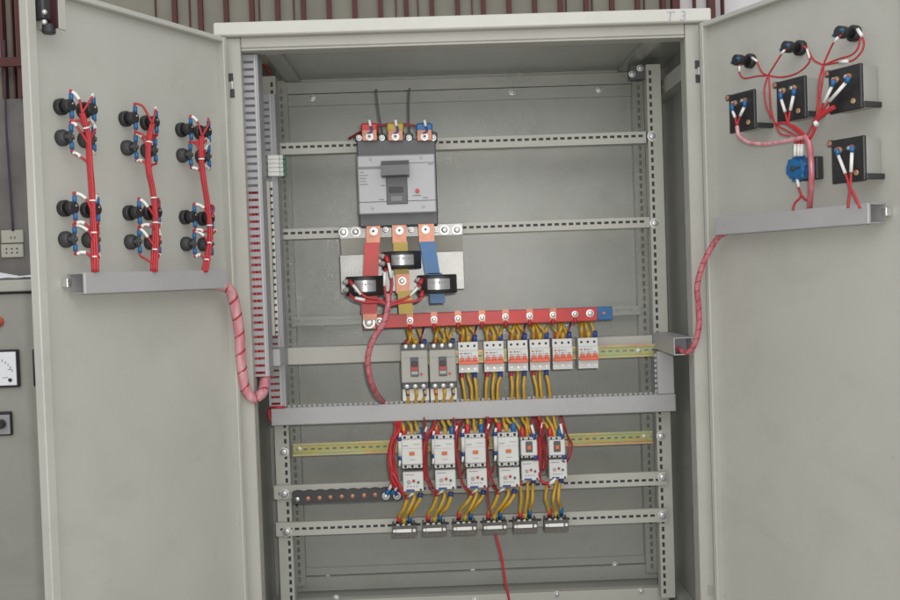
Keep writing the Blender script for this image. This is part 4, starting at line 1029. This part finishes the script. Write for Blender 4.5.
m = M(); m.box((p1.x+.0054, YTS+.010, p1.z), (p1.x+.014, Y2-.0005, p0.z), .001); m.build('rail_edge', X['zinc'], t, True)
# a red wire seen near the ceiling on the left
m = M(); m.tube([at(261, 62, .2), at(266, 67, .22), at(271, 75, .24)], .004); tag(m.build('wire', X['dred']), 'short red wire near the cabinet ceiling at the left', 'wire')
# ------------------------------------------------------------------ pink conduits
def conduit(label, pts, r, mt='pink', spiral=True, turns=0):
    t = thing('conduit', label, 'conduit', pts[-1], 0, 'pink spiral wrapped conduits')
    if not spiral:
        m = M(); m.tube(pts, r, 14, 10); m.build('hose', X[mt], t, True); return t
    m = M(); m.tube(pts, r*.93, 12, 10); m.build('wire_bundle', X['redw'], t, True)
    ref = M(); ref.tube(pts, .0001, 3, 24); c = [sum((ref.v[3*i+k] for k in range(3)), V())/3 for i in range(len(ref.v)//3)]
    step = r*.22; P = [c[0]]; acc = 0.
    for i in range(1, len(c)):
        a, b = c[i-1], c[i]; L_ = (b-a).length; q = step-acc
        while q <= L_: P.append(a.lerp(b, q/L_)); q += step
        acc = (acc+L_) % step if L_ > 0 else acc
        acc = L_-(q-step) if q-step > 0 else acc
    SG = 18; pitch = r*3.5; w = M(); t0 = None; rows = []
    for i in range(len(P)):
        d = (P[min(i+1, len(P)-1)]-P[max(i-1, 0)]).normalized()
        t0 = d.orthogonal().normalized() if t0 is None else (t0-d*t0.dot(d)).normalized()
        b = d.cross(t0)
        for k in range(SG):
            a = 2*pi*k/SG; ph = ((i*step/pitch)-k/SG) % 1.
            rr = r*(1.0+.05*sin(pi*min(1, ph/.9)))
            w.v.append(P[i]+t0*(rr*cos(a))+b*(rr*sin(a)))
    for i in range(len(P)-1):
        for k in range(SG):
            ph = (((i+.5)*step/pitch)-(k+.5)/SG) % 1.
            if ph > .90: continue
            k2 = (k+1) % SG; w.quad([i*SG+k, i*SG+k2, (i+1)*SG+k2, (i+1)*SG+k], True)
    w.build('spiral_wrap', X[mt], t, True)
    return t
YP = .02
A = hL + dL*(loL+.004) + nL*.01 + V((0, 0, z0L+.014))
conduit('thick pink conduit looping from the left door duct into the upright duct', [hL+dL*(loL+.05)+nL*.008+V((0,0,z0L+.016)), at(228, 288, -.08), at(234.5, 303, -.06), at(239, 330, -.045), at(241, 360, -.035), at(244.5, 386, -.02), at(253, 398, -.005), at(262, 393, .02), at(264.5, 383, .045), at(265, 370, .06)], .0125)
q = at(683, 352, .02)
conduit('thin pink conduit hanging from the right door duct to the forward duct', [hR+dR*(loR+.02)+nR*.012+V((0,0,z0R+.006)), at(716, 240, -.075), at(704, 262, -.05), at(697.5, 285, -.035), at(698.5, 305, -.025), at(699, 325, -.02), at(695, 343, -.01), at(687, 352.5, .01), at(677, 348, .045)], .0068, 'pinkd', True)
yq = .09
conduit('dull red wrapped conduit curving left of the grey breakers into the duct', [at(388, 294, yq), at(388.5, 303, yq-.002), at(384, 322, yq), at(373, 340, yq+.01), at(368, 358, yq+.02), at(370, 378, yq+.03), at(376, 393, yq+.06), at(384, 403.5, .208), at(388, 412, .222)], .0072, 'pinkd')
# ------------------------------------------------------------------ push button bodies on the left door
def button(loc, label, kind):
    t = thing('push_button', label, 'push button', loc, aL, 'push button and lamp bodies on the left door')
    if kind == 0:
        m = M(); m.lathe((0, 0, 0), (0,-1,0), [(0, .0165), (.010, .0165), (.0115, .0155), (.012, .013)], 20); m.build('nut', X['black'], t)
        m = M(); m.lathe((0, -.012, 0), (0,-1,0), [(0, .0110), (.006, .0110), (.010, .0128), (.019, .0128), (.020, .0115), (.0205, .009)], 18); m.build('body', X['black'], t)
        m = M(); m.cyl((.004, -.0325, .004), (.004, -.034, .004), .002); m.build('contact', X['zinc'], t)
    else:
        m = M(); m.lathe((0, 0, 0), (0,-1,0), [(0, .0165), (.008, .0165), (.010, .0150), (.015, .0135), (.018, .010)], 20); m.build('nut', X['blackm'], t)
        m = M(); m.lathe((0, -.018, 0), (0,-1,0), [(0, .0075), (.010, .0075), (.011, .005)], 14); m.box((-.011, -.027, -.004), (.011, -.020, .004), .001); m.box((-.0035, -.030, -.010), (.0035, -.022, .010), .001); m.build('body', X['blackm'], t)
        m = M(); m.cyl((0, -.029, 0), (0, -.035, 0), .0035); m.build('contact', X['grey'], t)
    return t
BT = [[[(59.5, 107), (82, 110.5)], [(61, 138), (83.5, 140)], [(63, 208.5), (86, 210)], [(64.5, 239.5), (87.5, 240)]],
      [[(124, 119), (145, 123)], [(126, 148), (145.5, 151)], [(128, 213), (147.5, 213)], [(129.5, 242), (149, 242.5)]],
      [[(180, 130), (198, 132.5)], [(181, 155.5), (199.5, 157)], [(183.7, 217.3), (201, 218.7)], [(185, 244), (202, 244.5)]]]
proto = {}; BP = {}
CN = ('outer', 'middle', 'hinge side'); RN = ('top', 'second', 'third', 'bottom')
for c in range(3):
    for r in range(4):
        for k in range(2):
            p = PL(*BT[c][r][k]); BP[c, r, k] = p
            kind = r % 2
            lab = f'{"left" if k == 0 else "right"} {"black flared button body" if kind == 0 else "dull black lamp body"}, {RN[r]} row of the {CN[c]} column, left door'
            if kind not in proto: proto[kind] = button(p, lab, kind)
            else: dup(proto[kind], p, aL, lab)
# harnesses, one per column
TRK = [[(82, 113), (85, 124), (88.5, 136), (90, 160), (92, 190), (93.8, 225), (95, 250), (95.5, 272)],
       [(152.5, 124), (149.5, 138), (148.3, 152), (149, 170), (153, 190), (155.5, 215), (156, 240), (154, 272)],
       [(202, 136), (201, 152), (203, 175), (207, 200), (209.5, 220), (210, 238), (208, 255), (205, 272)]]
for c in range(3):
    t = thing('wire_harness', f'red wire harness with white ties along the {CN[c]} column of buttons', 'wire harness', PL(*TRK[c][-1]), 0, 'red wire harnesses on the left door')
    q = .03
    P_ = [PL(*p_, q) for p_ in TRK[c]]
    for k in range(5):
        off = V((cos(k*1.256), 0, 0))*.0027 + nL*(sin(k*1.256)*.0027)
        M().tube([p_+off*(1+.5*(i > 5)*(k % 2)) + V((random.uniform(-.0006, .0006), 0, 0)) for i, p_ in enumerate(P_)], .0032, 8).build('strand', X['redw'], t, True)
    for i in range(1, len(P_)-1):
        for f in (.3,):
            if i in (1, 4, 5, 6):
                p_ = P_[i].lerp(P_[i+1], f); d_ = (P_[i+1]-P_[i]).normalized()
                g = M(); g.ring(p_-d_*.0015, d_, .003, .0055, .0070, 14); g.build('cable_tie', X['white'], t, True)
    for r in range(4):
        for k in range(2):
            p_ = BP[c, r, k]+nL*(.030 if r % 2 == 0 else .026)
            hgt = .014
            for s_ in (1, -1):
                st = p_+V((0, 0, s_*hgt*.75))+dL*(-.003); e1 = p_+V((0, 0, s_*(hgt+.010)))+dL*(-.003)
                M().tube([st, e1], .0044, 8).build('lug_sleeve', X['blue'], t, True)
                # target on the trunk
                zt = e1.z + (-.035 if s_ > 0 else -.018)+random.uniform(-.012, .010)
                best = min(range(len(P_)*8), key=lambda i_: abs((P_[min(i_//8, len(P_)-2)].lerp(P_[min(i_//8, len(P_)-2)+1], (i_ % 8)/8)).z-zt))
                b0 = min(best//8, len(P_)-2); tg = P_[b0].lerp(P_[b0+1], (best % 8)/8)
                mid = e1.lerp(tg, .45)+V((0, 0, (s_*.008 if s_ > 0 else .0)+random.uniform(-.006, .009))) + nL*random.uniform(-.002, .010) + dL*random.uniform(-.006, .006)
                top = e1+V((0, 0, s_*.006))
                ws = [e1, top, mid, tg]
                M().tube(ws, .0023, 7).build('branch_wire', X['redw'], t, True)
                if random.random() < .72:
                    M().tube([top.lerp(mid, .15), top.lerp(mid, .55)+V((0,0,.002)), mid], .0037, 7).build('marker_sleeve', X['white'], t, True)
# ------------------------------------------------------------------ right door: lamps, meters, switch
def lamp(loc, label):
    t = thing('pilot_lamp', label, 'pilot lamp', loc, aR, 'pilot lamp bodies on the right door')
    m = M(); m.lathe((0, 0, 0), (0,-1,0), [(0, .0165), (.010, .0165), (.012, .0145), (.013, .012)], 20); m.build('nut', X['black'], t)
    m = M(); m.lathe((0, -.013, 0), (0,-1,0), [(0, .0105), (.016, .0105), (.018, .0125), (.034, .0125), (.035, .010)], 18); m.build('body', X['black'], t)
    m = M(); m.tube([(-.010, -.042, .0), (-.017, -.044, -.004)], .0034); m.tube([(.004, -.047, .003), (.012, -.045, .0)], .0034); m.build('lug_sleeve', X['blue'], t)
    return t
LP = [(751.5, 61), (801.5, 48), (855.5, 33.5)]
for i, (q, lab) in enumerate(zip(LP, ('black pilot lamp body nearest the hinge on the right door', 'middle black pilot lamp body on the right door', 'outermost black pilot lamp body near the top of right door'))):
    if i == 0: l0 = lamp(PR(*q), lab)
    else: dup(l0, PR(*q), aR, lab)
SO = .030   # stand-off of the black plate above the rim plane
def meter(loc, label, w, h):
    t = thing('meter', label, 'meter', loc, aR, 'meter bodies on the right door'); w2, h2 = w/2, h/2; d = SO+.02
    M().box((-w2*.92, -d+.0085, -h2*.92), (w2*.92, -.0003, h2*.92), .003).build('case', X['pale'], t)
    M().box((-w2, -d, -h2), (w2, -d+.008, h2), .002).build('back_plate', X['black'], t)
    for s_ in (-1, 1):
        x = w2*.78*s_*(-1); z = h2*(.72 if s_ > 0 else -.72)
    M().box((w2*.96, -d+.001, -h2*.95), (w2*1.0+.006, -.001, -h2*.70), .001).build('clamp', X['blackm'], t)
    M().box((-w2-.007, -d-.002, h2*.72), (-w2+.004, -d+.012, h2*1.02), .001).build('clamp', X['blackm'], t)
    M().cyl((-w2+.0, -d-.002, h2*.86), (-w2+.0, -d-.006, h2*.86), .005).build('clamp_screw', X['copper'], t)
    M().cyl((w2*.55, -d, -h2*.62), (w2*.55, -d-.004, -h2*.62), .0055).build('clamp_screw', X['chrom'], t)
    for x in (-w2*.45, w2*.3):
        M().cyl((x, -d, h2*.50), (x, -d-.012, h2*.50), .004).build('stud', X['zinc'], t)
        M().lathe((x, -d, h2*.50), (0,-1,0), [(0,.007),(.003,.007),(.0032,.004)], 6, False).build('stud_nut', X['chrom'], t)
    return t
MT = [(741.5, 111.5), (790.5, 99.5), (844.5, 89), (847.5, 160)]
ml = ['square black meter back nearest the hinge, right door', 'square black meter back, middle of the upper three on right door', 'square black meter back, outermost of the upper three on right door', 'square black meter back standing alone just above the right door duct']
def door_size(xa, ya, xb, yb, q): return (PR(xb, yb, q)-PR(xa, ya, q)).dot(dR)
wms = door_size(726.5, 114, 757, 109, SO), door_size(773, 101.5, 807.5, 97.5, SO)
hms = PR(741, 92, SO).z-PR(741, 131.5, SO).z
for i, q in enumerate(MT):
    ctr = PR(*q, SO); loc = ctr - nR*(SO+.02)
    if i == 0: mm0 = meter(loc, ml[0], .083, hms)
    else: dup(mm0, loc, aR, ml[i])
# rotary selector
c_ = PR(797, 168.5, SO); loc = c_-nR*(SO+.02)
t = thing('selector_switch', 'round blue selector switch back between meters and duct, right door', 'switch', loc, aR); d = SO+.02
M().box((-.026, -.02, -.024), (.026, -.0003, .024), .002).build('base', X['blackm'], t)
m = M(); m.lathe((0, -.0205, 0), (0,-1,0), [(0, .022), (.018, .022), (.020, .025), (.034, .025), (.036, .022), (.0405, .020)], 12, False)
for k in range(6):
    a = radians(60*k+15); m.box((cos(a)*.024-.004, -.055, sin(a)*.024-.004), (cos(a)*.024+.004, -.034, sin(a)*.024+.004), .001)
m.build('body', X['blue'], t)
M().cyl((0, -.061, 0), (0, -.065, 0), .006).build('spindle', X['blackm'], t); M().box((0, -.063, -.002), (.02, -.0612, .002)).build('spindle_slot', X['blackm'], t)
# meter leads & harness on the right door
q = SO+.018
G = 'red leads on the right door'
def lead(label, px, r=.0028, sl=(), qq=q, mt='redw'):
    return wire(label, [PR(a, b_, qq) for a, b_ in px], r, mt, [([PR(a, b_, qq+.003) for a, b_ in s_[0]], s_[2], s_[1]) for s_ in sl], G)
def meter_leads(i, s1, s2, j, mid=.5):
    nm = ('meter nearest the hinge', 'middle upper meter', 'outermost upper meter', 'lone lower meter')[i]
    for k, (x, y) in enumerate((s1, s2)):
        xe, ye = j
        p1 = (x+(xe-x)*.12, y+7); p2 = (x+(xe-x)*.62, y+(ye-y)*.62)
        a_ = (x+(p2[0]-x)*.12, y+10)
        lead(f'{("left","right")[k]} lead of the {nm}', [(x, y), p1, p2, (xe, ye)], .0025, [([(x, y+1.5), (x+(xe-x)*.06, y+7.5)], 'blue', .0050), ([(x+(xe-x)*.10, y+8), p2], 'white', .0034 if k == 0 else .0036)])
meter_leads(0, (732, 103), (745, 99), (737, 126))
meter_leads(1, (780.5, 91.5), (794, 87.5), (788, 124))
meter_leads(2, (833.5, 78.5), (848.5, 75), (818, 117))
meter_leads(3, (837, 147.5), (852, 144.5), (850.5, 189))
lead('red leads splitting from the lone lower meter into the duct', [(850.5, 188), (849.5, 196), (848, 208)])
lead('right red lead from the lone lower meter into the duct', [(850.5, 188), (855, 196), (860, 208)])
qq = .03
lead('red lead from the hinge side lamp sagging to the first junction', [(740, 64), (739, 71), (744, 78), (757, 76), (768, 75.5)], .0019, [([(739.5, 66), (739.3, 71.5)], 'white', .0025)], qq)
lead('second red lead from the hinge side lamp to the first junction', [(753, 57), (757, 62), (762, 72), (768, 75.5)], .0019, [([(752, 57.5), (757, 61)], 'white', .0026)], qq)
lead('red lead rising from the first junction to the middle lamp', [(768, 75.5), (774, 66), (781, 55), (786, 49)], .0019, [([(781, 54), (784.5, 50)], 'white', .0026)], qq)
lead('long red lead sagging from the first junction to the middle lamp', [(768, 75.5), (782, 77), (797, 73), (808, 64), (810, 56), (805, 46)], .0019, [([(809.5, 58), (807, 49)], 'white', .0025)], qq)
lead('red lead from the middle lamp to the second junction', [(803, 46), (808, 50), (814, 60), (823.5, 65)], .0020, (), qq)
lead('red lead rising from the second junction to the outermost lamp', [(823.5, 65), (828, 54), (834, 42), (841, 35)], .0020, [([(834, 42), (838, 37)], 'white', .0026)], qq)
lead('red lead looping low from the second junction to the outermost lamp', [(823.5, 65), (840, 62), (853, 60), (862, 51), (864, 42), (861, 35)], .0019, [([(839.5, 62), (848, 61)], 'white', .0034), ([(857.5, 29), (862, 36)], 'white', .0036)], qq)
lead('inner red lead curving from the second junction to the outermost lamp', [(823.5, 65), (838, 59), (851, 55), (858, 48), (860, 38)], .0019, (), qq)
lead('left red lead down from the first junction', [(768, 75.5), (764.5, 90), (767, 108), (774, 121), (780, 133), (790, 136)], .0019, (), q)
lead('right red lead down from the first junction', [(769, 76), (770, 92), (771.5, 110), (776, 124), (786, 130), (800, 138)], .0019, (), q)
lead('left red lead down from the second junction', [(823, 65), (819, 82), (818, 100), (816, 118), (810, 130), (806, 138)], .0019, (), q)
lead('right red lead down from the second junction', [(824, 65), (822.5, 82), (819.5, 100), (817, 120), (813, 132), (808, 139)], .0019, (), q)
lead('red lead from the middle meter to the main bundle', [(788, 124), (796, 130), (803, 136), (806, 139)], .003, (), q)
lead('red lead looping from the outermost meter to the main bundle', [(818, 117), (815, 128), (811, 137), (807, 141)], .0034, (), q)
lead('thick red bundle by the outermost upper meter', [(834, 107), (826, 112), (817, 119), (815, 123)], .005, [([(815, 122), (817, 125)], 'white', .005)], q)
lead('red lead looping under the middle upper meter', [(776, 124), (785, 123), (797, 128), (806, 136)], .003, (), q)
for k, x in enumerate((795.5, 799, 802)):
    lead(f'{("left","middle","right")[k]} white lead on top of the blue selector switch', [(x+.5, 140), (x, 148), (x-.5, 156)], .0034, [([(x, 144), (x-.5, 156)], 'white', .0040)], SO+.01)
lead('lower lead of the blue selector switch splitting to the duct', [(797, 178), (798.5, 187), (801, 196), (795, 203), (793, 210)], .0024, [([(797, 178), (798.8, 187)], 'white', .0034)], SO)
lead('short red lead joining the selector lead to the main bundle', [(801, 195), (805, 199), (809, 201)], .0024, (), SO)
conduit('pink sleeved bundle from the hinge side meter to the main bundle', [PR(737, 126, q), PR(739, 135, q), PR(748, 142, q), PR(765, 144, q), PR(783, 141.5, q), PR(800, 138, q), PR(806, 137, q)], .0046, 'pink', False)
conduit('pink sleeved main bundle running down into the right door duct', [PR(805, 136, q), PR(809, 143, q), PR(811, 160, q), PR(811.5, 180, q-.004), PR(810.5, 196, q-.015), PR(809.5, 212, .01)], .0060, 'pinkd', False)
# ------------------------------------------------------------------ light
Wd = bpy.data.worlds.new('World'); S.world = Wd; Wd.use_nodes = True
bg = Wd.node_tree.nodes['Background']; bg.inputs['Strength'].default_value = 1
gt = Wd.node_tree.nodes; gl = Wd.node_tree.links
gc = gt.new('ShaderNodeTexCoord'); gs = gt.new('ShaderNodeSeparateXYZ'); gm = gt.new('ShaderNodeMapRange'); gr = gt.new('ShaderNodeValToRGB')
gl.new(gc.outputs['Generated'], gs.inputs[0]); gl.new(gs.outputs['Z'], gm.inputs['Value']); gm.inputs['From Min'].default_value = -.2; gm.inputs['From Max'].default_value = 1
gl.new(gm.outputs['Result'], gr.inputs['Fac']); gl.new(gr.outputs['Color'], bg.inputs['Color'])
gr.color_ramp.elements[0].position = .1; gr.color_ramp.elements[0].color = (.66, .68, .69, 1)
gr.color_ramp.elements[1].position = .9; gr.color_ramp.elements[1].color = (.70, .72, .74, 1)
def area(name, loc, tgt, sx, sy, e, col=(1, .97, .92)):
    l = bpy.data.lights.new(name, 'AREA'); l.shape = 'RECTANGLE'; l.size = sx; l.size_y = sy; l.energy = e; l.color = col
    o = bpy.data.objects.new(name, l); C.objects.link(o); o.location = loc
    o.rotation_euler = (V(tgt)-V(loc)).to_track_quat('-Z', 'Y').to_euler(); return o
area('skylight', (.2, -4.6, 4.4), (0, -.3, .5), 7.5, 4.5, 150, (1, .985, .95))
area('flash', CAM+V((.05, .0, .06)), (-.05, .2, .75), .05, .03, 19, (1, .97, .92))
# ------------------------------------------------------------------ camera & render
cd = bpy.data.cameras.new('camera'); co = bpy.data.objects.new('camera', cd); C.objects.link(co)
cd.sensor_fit = 'HORIZONTAL'; cd.sensor_width = 36; cd.lens = 36*FPX/900; cd.clip_end = 200; cd.clip_start = .02
R3_ = Matrix((CR, CU, -CF)).transposed().to_4x4(); co.matrix_world = Matrix.Translation(CAM) @ R3_
S.camera = co
S.view_settings.view_transform = 'Standard'; S.view_settings.look = 'None'; S.view_settings.exposure = 0; S.view_settings.gamma = 1
S.render.engine = 'CYCLES'
